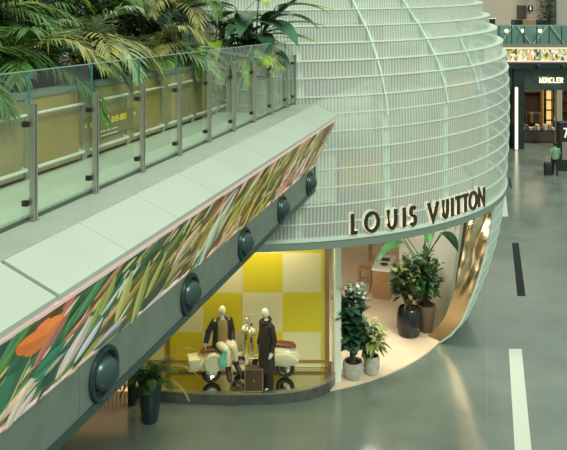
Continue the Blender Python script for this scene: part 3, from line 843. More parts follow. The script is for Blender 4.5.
# pots
def lathepot(prof, m, n=28):
    def f(t, base):
        MB().lathe(prof, base, n=n).build('pot', m, t, True)
        r = prof[-1][0]*.98; zz = prof[-1][1]
        MB().lathe([(.001, zz-.0), (r, zz)], base, n=n).build('soil', M['soil'], t)
        return zz
    return f
potm = mat('grey_stone_pot', (.42,.43,.37), .7, noise=.2, nscale=8, bump=.3)
fp = floor_pt(353, 377, .03)
leafy('fiddle_leaf_fig', 'tall dark fiddle leaf fig in a round grey stone pot beside the entrance pillar', fp, 2.15, .24, 7, 22, .30, .24, [GR['fig'], GR['fig'], GR['fig2']], rng,
      lathepot([(.10,0),(.19,.02),(.235,.14),(.235,.27),(.215,.37),(.19,.37),(.185,.33)], potm), None, 'potted plant', .7, .22, .5, .9)
fp2 = floor_pt(371.5, 372.5, .03)
t = leafy('variegated_plant', 'small pale green variegated plant in a grey stone pot behind the fig', fp2, 1.15, .26, 8, 13, .36, .12, [GR['varie'], GR['bush2'], GR['fig2']], rng,
      lathepot([(.10,0),(.165,.02),(.185,.14),(.185,.33),(.165,.40),(.145,.40),(.14,.36)], potm), None, 'potted plant', 1.0, .3, .6)
fp3 = floor_pt(409, 334.5, .03)
blackpot = mat('black_glossy_pot', (.012,.016,.018), .18)
leafy('umbrella_plant', 'bushy plant with mixed dark and yellowish leaves in a glossy black pot', fp3, 1.95, .46, 13, 22, .24, .14, [GR['bush'], GR['dark'], GR['bush2'], GR['fig']], rng,
      lathepot([(.16,0),(.27,.03),(.315,.2),(.315,.45),(.28,.66),(.25,.70),(.24,.66)], blackpot), None, 'potted plant', .6, .30, .6, .8)
fp4 = floor_pt(426, 331, .03)
leafy('schefflera', 'leafy green plant in a tapered brown planter next to the glossy black pot', fp4, 2.1, .50, 13, 24, .24, .13, [GR['bush'], GR['fig2'], GR['bush']], rng,
      lathepot([(.15,0),(.16,.01),(.25,.66),(.25,.70),(.22,.70),(.21,.66)], mat('brown_planter', (.14,.095,.05), .6)), None, 'potted plant', .5, .25, .6, .8)
fp5 = floor_pt(423, 320, .03)
banana('bird_of_paradise', 'tall bird of paradise plant with big paddle leaves behind the bushy plants', fp5,
  [(R_(185),.25,1.95,1.0,.9),(R_(170),.15,2.25,1.05,.9),(R_(-95),.45,2.3,.75,1.8),(R_(-20),.35,2.3,.75,1.7),(R_(205),.05,1.75,1.0,1.0),(R_(60),.7,2.3,.8,1.0),(R_(-60),.3,2.1,.75,1.6),(R_(10),1.0,2.1,.9,.5)],
  [GR['banana'], GR['banana2']], rng, None, lathepot([(.17,0),(.18,.01),(.21,.5),(.19,.5),(.18,.46)], potm), 'potted plant', .38)
fp6 = floor_pt(150, 420.5)
def tallpot(t, base):
    MB().lathe([(.001,0),(.155,0),(.165,.02),(.215,.45),(.245,.80),(.245,.84),(.215,.84),(.205,.78)], base, n=32).build('pot', mat('dark_teal_planter', (.018,.045,.048), .3), t, True)
    MB().lathe([(.001,.79),(.21,.79)], base, n=24).build('soil', M['soil'], t)
    return .79
t = thing('potted_palm', 'small palm in a tall tapered dark teal planter on the hall floor', 'potted palm', fp6)
tallpot(t, fp6)
for k in range(16):
    e = rng.uniform(.6,1.4)
    frond(fp6+Vector((rng.uniform(-.05,.05), rng.uniform(-.05,.05), .78)), k*2.4+rng.uniform(-.3,.3), e, rng.uniform(.4,.7), rng.uniform(.9,1.9), 18, .22, .032, rng).build('frond', rng.choice([GR['bush'], GR['banana'], bpy.data.materials['palm_green']]), t)
for az, e, L in ((.1,.95,1.15),(-.2,.6,1.0),(.4,1.15,1.3)):
    frond(fp6+Vector((0,0,.78)), az, e, L, 1.4, 16, .16, .02, rng).build('frond', bpy.data.materials['palm_olive'], t)

# ================================================================== SHOP FURNITURE
q0 = floor_pt(381, 299, .03)
TB = thing('display_table', 'white-topped oak display table inside the shop', 'table', q0)
def tmx(p): return Matrix.Translation(p) @ Matrix.Rotation(-math.atan(.2936), 4, 'Z')
Mx = tmx(q0)
MB().rbox((-.26,0,0), (.26,1.3,.80), .01, mtx=Mx).build('base', M['wood'], TB)
MB().rbox((-.285,-.02,.80), (.285,1.34,.86), .012, mtx=Mx).build('table_top', M['white'], TB)
t = thing('leaflet', 'dark square leaflet lying at the far end of the white table top', 'leaflet', Mx @ Vector((.03,.85,.862)))
MB().rbox((-.10,.72,.861), (.14,1.0,.868), .002, mtx=Mx).build('leaflet_cover', mat('dark_print', (.06,.06,.05), .5), t)
t = thing('tray', 'small dark round tray on the near half of the white table top', 'tray', Mx @ Vector((.02,.42,.862)))
mb = MB().lathe([(.001,.0),(.10,0),(.12,.02),(.115,.02),(.095,.008),(.001,.008)], n=24); mb.v = [Mx @ (v+Vector((.03,.42,.861))) for v in mb.v]
mb.build('dish', mat('bronze_dish', (.10,.075,.04), .4, .5), t, True)
q1 = floor_pt(364, 292, .03)
ST = thing('stool', 'light wooden frame stool beside the white display table', 'stool', q1); Mx = tmx(q1)
for x in (-.17,.17):
    for y in (0,.34): MB().rbox((x-.018,y-.018,0), (x+.018,y+.018,.62), .004, mtx=Mx).build('leg', M['wood'], ST)
MB().rbox((-.2,-.03,.62), (.2,.37,.66), .01, mtx=Mx).build('seat', M['wood'], ST)
for y in (0,.34): MB().rbox((-.17,y-.012,.28), (.17,y+.012,.31), .004, mtx=Mx).build('stretcher', M['wood'], ST)
# ================================================================== MANNEQUINS, SCOOTERS, TRUNK
skinm = mat('mannequin_white', (.78,.74,.64), .35)
def head_mb(c, h, yaw, pitch=0., hood=None):
    """head with chin, nose, brow, eye hollows, lips and ears; h = chin-to-crown height; faces +x before the turn"""
    bm = bmesh.new(); bmesh.ops.create_uvsphere(bm, u_segments=28, v_segments=20, radius=1)
    Mx = Matrix.Translation(c) @ Matrix.Rotation(yaw, 4, 'Z') @ Matrix.Rotation(pitch, 4, 'Y')
    for v in bm.verts:
        x, y, z = v.co
        k = 1 - .28*max(0, -z)**1.5
        X = x*.40*k*(1.0 if x < 0 else .92); Y = y*.33*k; Z = z*.5
        if x > 0:
            f = max(0, x)
            X += .075*math.exp(-((y/.16)**2+((z+.12)/.20)**2))*f              # nose
            X += .03*math.exp(-((y/.35)**2+((z+.55)/.10)**2))*f               # lips
            X += .03*math.exp(-((y/.3)**2+((z+.85)/.12)**2))                  # chin
            X -= .045*math.exp(-(((abs(y)-.34)/.15)**2+((z-.05)/.11)**2))*f    # eye hollows
            X += .02*math.exp(-(((abs(y)-.3)/.3)**2+((z-.25)/.1)**2))*f       # brow
        if abs(y) > .9: Y += math.copysign(.05, y)*math.exp(-((x/.2)**2+(z/.3)**2))  # ears
        v.co = Mx @ Vector((X*h, Y*h, Z*h))
    bm.verts.index_update()
    vs = [v.co.copy() for v in bm.verts]; fs = [[q.index for q in f.verts] for f in bm.faces]; bm.free()
    return vs, fs
def hand_mb(mb, wrist, dr, palm_n, side, s=1., curl=.5):
    """palm and five separate bent fingers; side=+1/-1 sets where the thumb leaves the palm"""
    wrist = Vector(wrist); dr = Vector(dr).normalized(); pn = Vector(palm_n); pn = (pn-dr*pn.dot(dr)).normalized(); sd = dr.cross(pn)*side
    pl = .088*s
    a = [wrist-dr*.015*s, wrist+dr*pl*.35, wrist+dr*pl*.8, wrist+dr*pl*1.02]
    rings = []
    for q, (w, t) in zip(a, ((.026,.020),(.038,.016),(.042,.014),(.038,.010))):
        rings.append([q+sd*math.cos(2*PI*k/12)*w*s+pn*math.sin(2*PI*k/12)*t*s for k in range(12)])
    mb.loft(rings)
    for off, L in ((-.030,.068),(-.010,.078),(.010,.072),(.029,.056)):
        L *= s; b = wrist+dr*pl*.93+sd*off*-1*s*1.0; d = (dr+sd*-off*2).normalized(); pts = [b]
        for j, l in enumerate((.42,.33,.25)):
            d = (d*math.cos(curl*.55)+pn*math.sin(curl*.55)).normalized(); pts.append(pts[-1]+d*L*l)
        mb.tube(pts, [.0095*s,.009*s,.008*s,.006*s], 7)
    b = wrist+dr*pl*.25+sd*.034*s; d = (dr*.7+sd*.75+pn*.25).normalized()
    p1 = b+d*.032*s; d2 = (dr+sd*.25+pn*.35).normalized(); p2 = p1+d2*.028*s
    mb.tube([b-d*.012*s, p1, p2, p2+d2*.018*s], [.013*s,.011*s,.0095*s,.007*s], 7)
def body(name, m, parent, J, hyaw, hpitch=0., hand=None, s=1., hh=.225):
    """J: joints dict -> one continuous body mesh (torso, limbs, neck, head, hands, feet)"""
    names = ['pelvis','waist','chest','neck','headbase','shL','elL','wrL','shR','elR','wrR','hipL','knL','anL','toL','hipR','knR','anR','toR']
    rad = dict(pelvis=(.135,.10),waist=(.115,.085),chest=(.135,.095),neck=(.052,.052),headbase=(.05,.05),shL=.058,elL=.040,wrL=.026,shR=.058,elR=.040,wrR=.026,
               hipL=.082,knL=.055,anL=.036,toL=.026,hipR=.082,knR=.055,anR=.036,toR=.026)
    E = [('pelvis','waist'),('waist','chest'),('chest','neck'),('neck','headbase'),('chest','shL'),('shL','elL'),('elL','wrL'),('chest','shR'),('shR','elR'),('elR','wrR'),
         ('pelvis','hipL'),('hipL','knL'),('knL','anL'),('anL','toL'),('pelvis','hipR'),('hipR','knR'),('knR','anR'),('anR','toR')]
    vs, fs = skin([J[k] for k in names], [(names.index(a), names.index(b)) for a, b in E], [tuple(q*s for q in rad[k]) if hasattr(rad[k], '__len__') else rad[k]*s for k in names])
    mb = MB().add(vs, fs)
    hv, hf = head_mb(J['head'], hh*s, hyaw, hpitch); mb.add(hv, hf)
    for sd, w, e in ((1,'wrL','elL'),(-1,'wrR','elR')):
        d = Vector(J[w])-Vector(J[e]); pn = hand[w] if hand else Vector((0,0,-1))
        hand_mb(mb, J[w], (d.normalized()*.6+(hand[w+'d'] if hand and w+'d' in hand else d.normalized())*.6), pn, sd, s, .6)
    return mb.build(name, m, parent, True)
def sleeve(J, a, b, c, r, n=14):
    A, B, C = Vector(J[a]), Vector(J[b]), Vector(J[c])
    pts = [A.lerp(B, -.08), A, A.lerp(B, .5), B, B.lerp(C, .5), B.lerp(C, .96)]
    return [pts, [r*.95, r*1.12, r*1.0, r*.92, r*.85, r*.80], n]
def xf(J, Mx): return {k: Mx @ Vector(v) for k, v in J.items()}
dfl = .22
# ---- standing mannequin in a long dark coat
o = Vector((-.36, 15.08, dfl))
SM = thing('mannequin', 'white-headed mannequin standing in a long dark brown coat beside the trunk', 'mannequin', o)
J = dict(pelvis=(0,0,.90),waist=(0,0,1.06),chest=(0,0,1.28),neck=(.01,0,1.45),headbase=(.02,0,1.52),head=(.045,0,1.625),
  shL=(0,.17,1.385),elL=(-.03,.24,1.12),wrL=(.05,.25,.88),shR=(0,-.17,1.385),elR=(-.02,-.235,1.12),wrR=(.05,-.24,.88),
  hipL=(0,.09,.86),knL=(.01,.10,.49),anL=(-.01,.105,.09),toL=(.13,.125,.035),hipR=(0,-.09,.86),knR=(.03,-.10,.49),anR=(.02,-.105,.09),toR=(.16,-.125,.035))
yaw = R_(215)
Mx = Matrix.Translation(o) @ Matrix.Rotation(yaw, 4, 'Z'); Jw = xf(J, Mx)
dn = Mx.to_3x3()
body('body', skinm, SM, Jw, yaw+R_(-12), .1, {'wrL': dn @ Vector((0,-1,0)), 'wrR': dn @ Vector((0,1,0))})
coatm = mat('dark_brown_coat', (.030,.016,.014), .75, noise=.25, nscale=9, bump=.25, bscale=25)
mb = MB()
mb.sections([(.40,.01,0,.165,.225),(.62,.005,0,.155,.215),(.88,0,0,.150,.205),(1.06,0,0,.138,.190),(1.22,0,0,.142,.198),(1.36,-.005,0,.125,.205),(1.43,-.005,0,.085,.15),(1.475,.0,0,.066,.078)], 24, cap=True, yaw=yaw, at=o)
for q in ('L','R'): p, r, n = sleeve(Jw, 'sh'+q, 'el'+q, 'wr'+q, .068); mb.tube(p, r, n)
mb.build('coat', coatm, SM, True)
mb = MB()
mb.tube([Mx @ Vector(v) for v in ((.07,-.1,1.455),(.11,0,1.40),(.07,.1,1.455),(-.06,.07,1.50),(-.08,0,1.51),(-.06,-.07,1.50),(.07,-.1,1.455))], .028, 8); mb.build('collar', coatm, SM, True)
mb = MB()
for q in ('L','R'):
    h, k, a = Vector(Jw['hip'+q]), Vector(Jw['kn'+q]), Vector(Jw['an'+q]); mb.tube([h, k, k.lerp(a, .5), a+Vector((0,0,.0))], [.108,.088,.088,.092], 14)
mb.build('trousers', mat('black_trousers', (.014,.010,.010), .8), SM, True)
shoem = mat('black_shoes', (.012,.010,.010), .3)
def shoe(par, an, to, nm='shoe'):
    an = Vector(an); to = Vector(to); d = (to-an); d.z = 0; d.normalize(); s_ = Vector((-d.y, d.x, 0)); z = an.z-.09
    mb = MB(); rings = []
    for u, w, h in ((-.07,.030,.075),(-.04,.042,.10),(.03,.044,.09),(.10,.050,.062),(.17,.044,.048),(.205,.018,.030)):
        c = Vector((an.x, an.y, z))+d*u
        rings.append([c+s_*w*math.cos(2*PI*k/12)+Vector((0,0,h/2+h/2*math.sin(2*PI*k/12))) for k in range(12)])
    return mb.loft(rings).build(nm, shoem, par, True)
for q in ('L','R'): shoe(SM, Jw['an'+q], Jw['to'+q])

# ---- scooters
whitem = mat('ivory_scooter_paint', (.74,.68,.50), .22, coat=.5); chrome = mat('chrome', (.75,.75,.70), .12, 1.)
tyrem = mat('tyre_rubber', (.012,.012,.012), .6); seatm = mat('red_brown_leather', (.16,.035,.015), .45)
def torus(mb, c, R, r, n=28, m=10, mi=0):
    rings = []
    for i in range(n):
        a = 2*PI*i/n
        rings.append([Vector((c[0]+(R+r*math.cos(b))*math.cos(a), c[1]+r*math.sin(b)*1.2, c[2]+(R+r*math.cos(b))*math.sin(a))) for b in [2*PI*k/m for k in range(m)]])
    rings.append(rings[0]); return mb.loft(rings, mi, cap=False)
def scooter(label, loc, yaw, disc):
    t = thing('scooter', label, 'scooter', loc, 'scooters in the display window')
    def bld(mb, nm, m, sm=True, par=None):
        o = mb.build(nm, m, None, sm); o.parent = par or t; return o
    for x in (-.46,.52):
        wh = bld(torus(MB(), (x,0,.215), .165, .05), 'wheel', tyrem)
        bld(MB().lathe([(.001,-.045),(.05,-.05),(.12,-.03),(.135,-.04),(.135,.04),(.12,.03),(.05,.05),(.001,.045)], (x,0,.215), 'Y', 24), 'rim', chrome, True, wh)
    # rear body shell
    mb = MB(); rings = []
    for x, w, z0, z1 in ((-.80,.03,.42,.50),(-.72,.11,.33,.60),(-.55,.17,.27,.68),(-.35,.18,.26,.70),(-.15,.14,.26,.68),(-.06,.09,.25,.62),(-.02,.08,.24,.30)):
        rings.append([Vector((x, w*math.copysign(abs(math.cos(a))**.7, math.cos(a)), (z0+z1)/2+(z1-z0)/2*math.copysign(abs(math.sin(a))**.7, math.sin(a)))) for a in [2*PI*k/20 for k in range(20)]])
    bld(mb.loft(rings), 'rear_body', whitem)
    for sg in (-1, 1):
        mb = MB(); rings = []
        for x, h in ((-.78,.02),(-.70,.10),(-.52,.15),(-.32,.13),(-.2,.06),(-.17,.01)):
            rings.append([Vector((x, sg*(.16+.05*math.sqrt(max(0, math.sin(a)))) if math.sin(a) > 0 else sg*.155, .46+h*math.cos(a))) for a in [2*PI*k/14 for k in range(14)]])
        bld(mb.loft(rings), 'side_cowl', whitem)
    bld(MB().rbox((-.05,-.13,.22), (.36,.13,.27), .02), 'footboard', whitem)
    mb = MB(); rings = []
    for z, x, w in ((.24,.32,.15),(.40,.40,.19),(.62,.45,.20),(.82,.44,.15),(.93,.42,.08)):
        rings.append([Vector((x+.035*(1-(y/.2)**2)+dx, y, z)) for y, dx in [(-w,0),(-w*.5,0),(0,0),(w*.5,0),(w,0),(w*.5,-.02),(0,-.02),(-w*.5,-.02)]])
    bld(mb.loft(rings), 'leg_shield', whitem)
    mb = MB(); rings = []
    for a in [R_(10+160*k/10) for k in range(11)]:
        c = Vector((.52+.25*math.cos(a), 0, .215+.25*math.sin(a)))
        rings.append([c+Vector((math.cos(a)*.02*u, w, math.sin(a)*.02*u)) for w, u in ((-.07,-1.5),(-.045,1),(.045,1),(.07,-1.5))])
    bld(mb.loft(rings), 'front_mudguard', whitem)
    bld(MB().tube([(.52,0,.25),(.45,0,.6),(.40,0,.98)], .022, 10), 'steering_column', chrome)
    hb = bld(MB().tube([(.36,-.33,.98),(.39,-.18,1.02),(.42,0,1.0),(.39,.18,1.02),(.36,.33,.98)], .016, 10), 'handlebar', chrome)
    for sg in (-1, 1): bld(MB().tube([(.345,sg*.38,.97),(.37,sg*.26,1.0)], .022, 10), 'grip', M['black'], True, hb)
    hl = bld(MB().lathe([(.001,-.10),(.05,-.09),(.082,-.03),(.085,.04),(.07,.055),(.001,.05)], (.46,0,1.0), 'X', 24), 'headlight', whitem)
    bld(MB().lathe([(.001,.058),(.066,.054)], (.46,0,1.0), 'X', 20), 'lens', chrome, True, hl)
    for sg in (-1, 1):
        m1 = bld(MB().tube([(.38,sg*.22,1.0),(.38,sg*.27,1.15),(.38,sg*.27,1.2)], .006, 6), 'mirror_arm', chrome)
        bld(MB().lathe([(.001,.0),(.05,.004),(.05,.012),(.001,.016)], (.36,sg*.27,1.2), 'X', 16), 'mirror', chrome, True, m1)
    mb = MB(); rings = []
    for x, w, z in ((-.70,.06,.70),(-.62,.115,.74),(-.38,.13,.75),(-.16,.10,.73),(-.08,.05,.70)):
        rings.append([Vector((x, w*math.cos(a), z+.035*math.sin(a))) for a in [2*PI*k/14 for k in range(14)]])
    bld(mb.loft(rings), 'saddle', seatm)
    if disc:
        bld(MB().lathe([(.001,-.10),(.185,-.10),(.20,-.085),(.20,.0),(.185,.02),(.17,.024),(.165,.016),(.001,.012)], (-.46,-.24,.56), 'Y', 36).box((-.51,-.24,.48),(-.41,-.12,.60)), 'round_case', whitem)
        bld(MB().rbox((-.98,-.18,.36), (-.74,.18,.62), .03), 'rear_case', whitem)
    for sg in (-1, 1): bld(MB().tube([(-.02,sg*.09,.24),(.02,sg*.17,.03)], .012, 8), 'stand', chrome)
    return t
# round case must face the viewer: lathe along Y has +Y out, so flip by using the -Y side
sc1 = scooter('ivory scooter with a big round case, carrying the seated mannequin', (-1.13, 15.44, dfl), R_(18), True)
sc1.rotation_euler = (0,0,R_(14))
sc2 = scooter('ivory scooter parked behind the standing mannequin and the trunk', (-.42, 15.62, dfl), R_(180), False)
sc2.rotation_euler = (0,0,R_(172))
# ---- seated mannequin
base = Vector((-1.55, 15.36, dfl))
SE = thing('mannequin', 'white mannequin in a dark jacket sitting sideways on the scooter saddle', 'mannequin', base)
yaw = R_(-72)
so = Vector((-1.36, 15.40, dfl)); Mx = Matrix.Translation(so) @ Matrix.Rotation(yaw, 4, 'Z'); SE.location = so
J = dict(pelvis=(0,0,.87),waist=(.01,0,1.03),chest=(.02,0,1.24),neck=(.03,0,1.40),headbase=(.04,0,1.46),head=(.06,0,1.56),
  shL=(.02,.165,1.34),elL=(.02,.235,1.08),wrL=(.20,.20,.95),shR=(.02,-.165,1.34),elR=(-.04,-.29,1.10),wrR=(.02,-.36,.88),
  hipL=(.03,.085,.85),knL=(.36,.20,.86),anL=(.33,.25,.46),toL=(.44,.30,.36),hipR=(.03,-.085,.85),knR=(.39,.03,.83),anR=(.42,.05,.40),toR=(.53,.05,.29))
J = {k: ((x, y, z) if k not in () else v) for k, (x, y, z) in J.items()}
Jw = xf(J, Mx); dn = Mx.to_3x3()
body('body', skinm, SE, Jw, yaw+R_(5), .08, {'wrL': Vector((0,0,-1)), 'wrR': dn @ Vector((0,1,0)), 'wrRd': Vector((0,0,-1))})
jk = mat('black_jacket', (.022,.020,.017), .6, noise=.25, nscale=10, bump=.2)
mb = MB(); rings = []
for z, cx, rx, ry in ((.78,.0,.165,.215),(.92,.0,.155,.205),(1.04,.01,.145,.195),(1.2,.02,.145,.198),(1.31,.02,.125,.20),(1.38,.015,.09,.145),(1.42,.02,.068,.078)):
    rr = []
    for k in range(25):
        a = R_(38)+(2*PI-R_(76))*k/24
        rr.append(Mx @ Vector((cx+rx*math.cos(a), ry*math.sin(a), z)))
    ri = [Mx @ Vector((cx+(rx-.018)*math.cos(R_(38)+(2*PI-R_(76))*k/24), (ry-.018)*math.sin(R_(38)+(2*PI-R_(76))*k/24), z)) for k in range(24, -1, -1)]
    rings.append(rr+ri)
mb.loft(rings)
for q in ('L','R'): p, r, n = sleeve(Jw, 'sh'+q, 'el'+q, 'wr'+q, .070); mb.tube(p, r, n)
mb.build('jacket', jk, SE, True)
mb = MB().sections([(.86,.01,0,.142,.18),(1.0,.015,0,.132,.168),(1.2,.025,0,.132,.17),(1.32,.02,0,.105,.14),(1.385,.025,0,.06,.065)], 20, yaw=yaw, at=so)
mb.build('top', mat('tan_top', (.34,.21,.08), .7), SE, True)
mb = MB()
for q in ('L','R'):
    h, k, a = Vector(Jw['hip'+q]), Vector(Jw['kn'+q]), Vector(Jw['an'+q])
    mb.tube([h.lerp(k, -.25), h.lerp(k, .5), h.lerp(k, .95), k.lerp(a, .1), k.lerp(a, .55), k.lerp(a, .88)], [.10,.088,.072,.064,.058,.054], 14)
mb.build('trousers', mat('ivory_trousers', (.72,.66,.52), .7), SE, True)
mb = MB()
mb.sections([(.80,.02,0,.15,.18),(.90,.02,0,.15,.18)], 18, yaw=yaw, at=so); mb.build('belt', mat('tan_belt', (.42,.27,.10), .6), SE, True)
for q in ('L','R'):
    an, to, kn = Vector(Jw['an'+q]), Vector(Jw['to'+q]), Vector(Jw['kn'+q]); d = (to-an).normalized()
    mb = MB().tube([kn.lerp(an, .72), an, an+d*.02], [.058,.060,.058], 12)
    mb.tube([an-d*.06-Vector((0,0,.0)), an+d*.02, an+d*.12, an+d*.2, an+d*.225], [.035,.058,.052,.045,.02], 12)
    mb.build('boot', mat('dark_boots', (.035,.018,.012), .4), SE, True)
SF = thing('scarf', 'turquoise scarf hanging over the scooter below the seated mannequin', 'scarf', (-1.28, 14.96, .75))
mb = MB(); rings = []
for k in range(9):
    u = k/8; c = Vector((-1.265+.03*math.sin(u*9)-.05*u, 14.96, 1.10-.36*u)); w = .05+.03*u
    rings.append([c+Vector((-w, .01*math.sin(u*14), 0)), c+Vector((0,-.012,0)), c+Vector((w, .01*math.cos(u*12), 0)), c+Vector((0,.006,0))])
mb.loft(rings).build('cloth', mat('turquoise_cloth', (.20,.62,.52), .6, noise=.3, nscale=25), SF, True)
# ---- trunk
tp_ = Vector((at_depth(254, 0, 15.02).x, 15.0, dfl))
TR = thing('trunk', 'dark brown upright travel trunk standing on the display floor', 'trunk', tp_)
tb_ = mat('brown_monogram_leather', (.075,.045,.022), .5, noise=.3, nscale=30); brass = mat('brass', (.70,.50,.18), .25, 1.)
MB().rbox(tp_+Vector((-.185,-.12,.03)), tp_+Vector((.185,.12,.50)), .02).build('case', tb_, TR)
for x in (-.19,.19):
    MB().rbox(tp_+Vector((x-.012,-.125,.03)), tp_+Vector((x+.012,.125,.50)), .006).build('edge_strip', M['wooddark'], TR)
MB().rbox(tp_+Vector((-.02,-.132,.24)), tp_+Vector((.02,-.118,.30)), .004).build('lock', brass, TR)
MB().tube([tp_+Vector(v) for v in ((-.10,0,.50),(-.10,0,.66),(-.09,0,.68),(.09,0,.68),(.10,0,.66),(.10,0,.50))], .010, 8).build('handle', brass, TR, True)
for x in (-.15,.15):
    for y in (-.08,.08): MB().lathe([(.001,-.02),(.03,-.02),(.03,.02),(.001,.02)], tp_+Vector((x,y,.03)), 'X', 12).build('caster', M['black'], TR)
MB().rbox(tp_+Vector((-.195,-.128,.035)), tp_+Vector((.195,-.118,.052)), .003).build('brass_strip', brass, TR)
# ================================================================== HALL: floor, far side, lights, camera
def floor_mat():
    m, nt, p, out = new_mat('polished_terrazzo')
    tc = nt.nodes.new('ShaderNodeTexCoord')
    n = nt.nodes.new('ShaderNodeTexNoise'); n.inputs['Scale'].default_value = .8; n.inputs['Detail'].default_value = 6
    nt.links.new(tc.outputs['Object'], n.inputs['Vector'])
    n2 = nt.nodes.new('ShaderNodeTexNoise'); n2.inputs['Scale'].default_value = 90; nt.links.new(tc.outputs['Object'], n2.inputs['Vector'])
    r = nt.nodes.new('ShaderNodeValToRGB'); r.color_ramp.elements[0].position = .25; r.color_ramp.elements[1].position = .75
    r.color_ramp.elements[0].color = (.095,.128,.108,1); r.color_ramp.elements[1].color = (.168,.214,.184,1)
    mx = nt.nodes.new('ShaderNodeMix'); mx.data_type = 'FLOAT'; mx.inputs[0].default_value = .3
    nt.links.new(n.outputs['Fac'], mx.inputs[2]); nt.links.new(n2.outputs['Fac'], mx.inputs[3])
    nt.links.new(mx.outputs[0], r.inputs['Fac'])
    # thin pale joints
    mp = nt.nodes.new('ShaderNodeMapping'); mp.inputs['Rotation'].default_value = (0,0,R_(JROT)); mp.inputs['Location'].default_value = JLOC
    nt.links.new(tc.outputs['Object'], mp.inputs['Vector'])
    br = nt.nodes.new('ShaderNodeTexBrick'); br.offset = 0; br.inputs['Scale'].default_value = 1; br.inputs['Mortar Size'].default_value = .008
    br.inputs['Brick Width'].default_value = 3.0; br.inputs['Row Height'].default_value = 1.9; br.inputs['Mortar Smooth'].default_value = .1
    nt.links.new(mp.outputs[0], br.inputs['Vector'])
    m2 = nt.nodes.new('ShaderNodeMix'); m2.data_type = 'RGBA'; m2.inputs[7].default_value = (.175,.20,.172,1)
    nt.links.new(br.outputs['Fac'], m2.inputs[0]); nt.links.new(r.outputs['Color'], m2.inputs[6])
    nt.links.new(m2.outputs[2], p.inputs['Base Color'])
    nr = nt.nodes.new('ShaderNodeMapRange'); nr.inputs[3].default_value = .12; nr.inputs[4].default_value = .24
    nt.links.new(n.outputs['Fac'], nr.inputs[0]); nt.links.new(nr.outputs[0], p.inputs['Roughness'])
    p.inputs['Specular IOR Level'].default_value = .5
    return m
JROT = 16.4; JLOC = (.05, .55, 0)
struct(MB().box((-30,-2,-.1), (60,56,0)).build('floor', floor_mat()))
# inlaid floor strips on the line of the hall
def fs_(px0, px1, y0, y1):
    a, b = floor_pt(px0, y0), floor_pt(px1, y0); k = .2936
    e = floor_pt(300, y1).y-a.y
    w = b.x-a.x
    vs = [a, b, b+Vector((k*e, e, 0)), a+Vector((k*e, e, 0))]
    return MB().add([v+Vector((0,0,.004)) for v in vs]+[v-Vector((0,0,.01)) for v in vs], [(0,1,2,3),(7,6,5,4),(0,4,5,1),(1,5,6,2),(2,6,7,3),(3,7,4,0)])
wst = mat('white_inlay', (.52,.60,.51), .25); dst = mat('dark_grille', (.012,.018,.017), .65, spec=.15)
for i, (a, b, y0, y1) in enumerate([(516.6,534.5,480,349),(501.6,508.0,216.5,196)]):
    struct(fs_(a, b, y0, y1).build('trim_%d' % (i+1), wst))
for i, (a, b, y0, y1) in enumerate([(517.4,525.6,296,243),(509.8,511.8,188,178)]):
    struct(fs_(a, b, y0, y1).build('trim_%d' % (i+3), dst))
# ---- far side of the hall
FY = 44.0
fx = lambda px, Y=FY: (px-CX)/FP*Y
fz = lambda py, Y=FY: EYE-(py-HY)/FP*Y
dark = mat('dark_green_black_cladding', (.016,.032,.030), .3, .2, noise=.3, nscale=1.5)
shopf = mat('petrol_stone_facade', (.030,.062,.056), .25, noise=.4, nscale=2.2)
xl, xr = -20, 40
def wall(name, a, b, m): return struct(MB().box(a, b).build(name, m))
wall('wall_far', (xl, 58, 0), (xr, 58.3, 16), mat('beige_back_wall', (.40,.37,.29), .6, noise=.06, nscale=.4))
struct(MB().box((xl,FY+.3,5.35), (xr,58,6.45)).box((fx(480),FY,fz(49)), (xr,FY+.3,fz(44))).build('trim_9', mat('grey_slab_edge', (.17,.18,.15), .5)))
struct(MB().box((fx(480),FY-.05,fz(90)), (xr,FY+.35,fz(63.5))).build('wall_shopfront', shopf))
struct(MB().box((fx(480),FY-.5,fz(68)), (xr,FY+.3,fz(62.5))).build('trim_5', dark))
struct(MB().box((fx(512.5),FY-.25,0), (fx(523),FY+.3,fz(64))).build('wall_pier', dark))
struct(MB().box((fx(470),FY,0), (fx(505),FY+.3,fz(64))).build('wall_left_pier', dark))
struct(MB().box((fx(556.5),FY-.05,0), (fx(562),FY+.3,fz(90))).build('trim_6', mat('pier_tan', (.34,.27,.18), .5)))
struct(MB().box((fx(590),FY-.05,0), (xr,FY+.3,fz(90))).build('wall_right_pier', dark))
# far banner
FB = thing('far_banner', 'bright backlit floral banner along the far balcony', 'banner', (fx(540), FY-.1, 5.8))
fbx0, fbx1, fbz0, fbz1 = fx(484), fx(640), fz(60.5), fz(49)
pf = Print(lambda s, t, off: Vector((s, FY-.08-off, fbz0+(fbz1-fbz0)*t)), fbx0, fbx1, fbz1-fbz0)
pf.poly([(fbx0,0),(fbx1,0),(fbx1,1),(fbx0,1)], (.66,.55,.42))
rnd = random.Random(8)
for k in range(240):
    c = rnd.choice([(.10,.13,.05),(.35,.36,.06),(.55,.45,.15),(.45,.55,.38),(.60,.35,.20),(.70,.62,.55),(.30,.40,.20),(.06,.06,.03)])
    pf.leaf(rnd.uniform(fbx0,fbx1), rnd.uniform(-.2,.9), R_(rnd.gauss(70,40)), rnd.uniform(.25,.7), rnd.uniform(.10,.3), c, True, .3)
pf.mb.build('print', attr_mat('far_print', .75), FB, smooth='open')
MB().box((fbx0,FY-.07,fbz0), (fbx1,FY-.01,fbz1)).build('lightbox', dark, FB)
for z in (fz(49)+.0, fz(62)): MB().box((fbx0,FY-.14,z), (fbx1,FY-.02,z+.10)).build('glow_strip', mat('pink_light_line', (.8,.6,.5), .4, emit=(1,.75,.6), es=.35), FB)
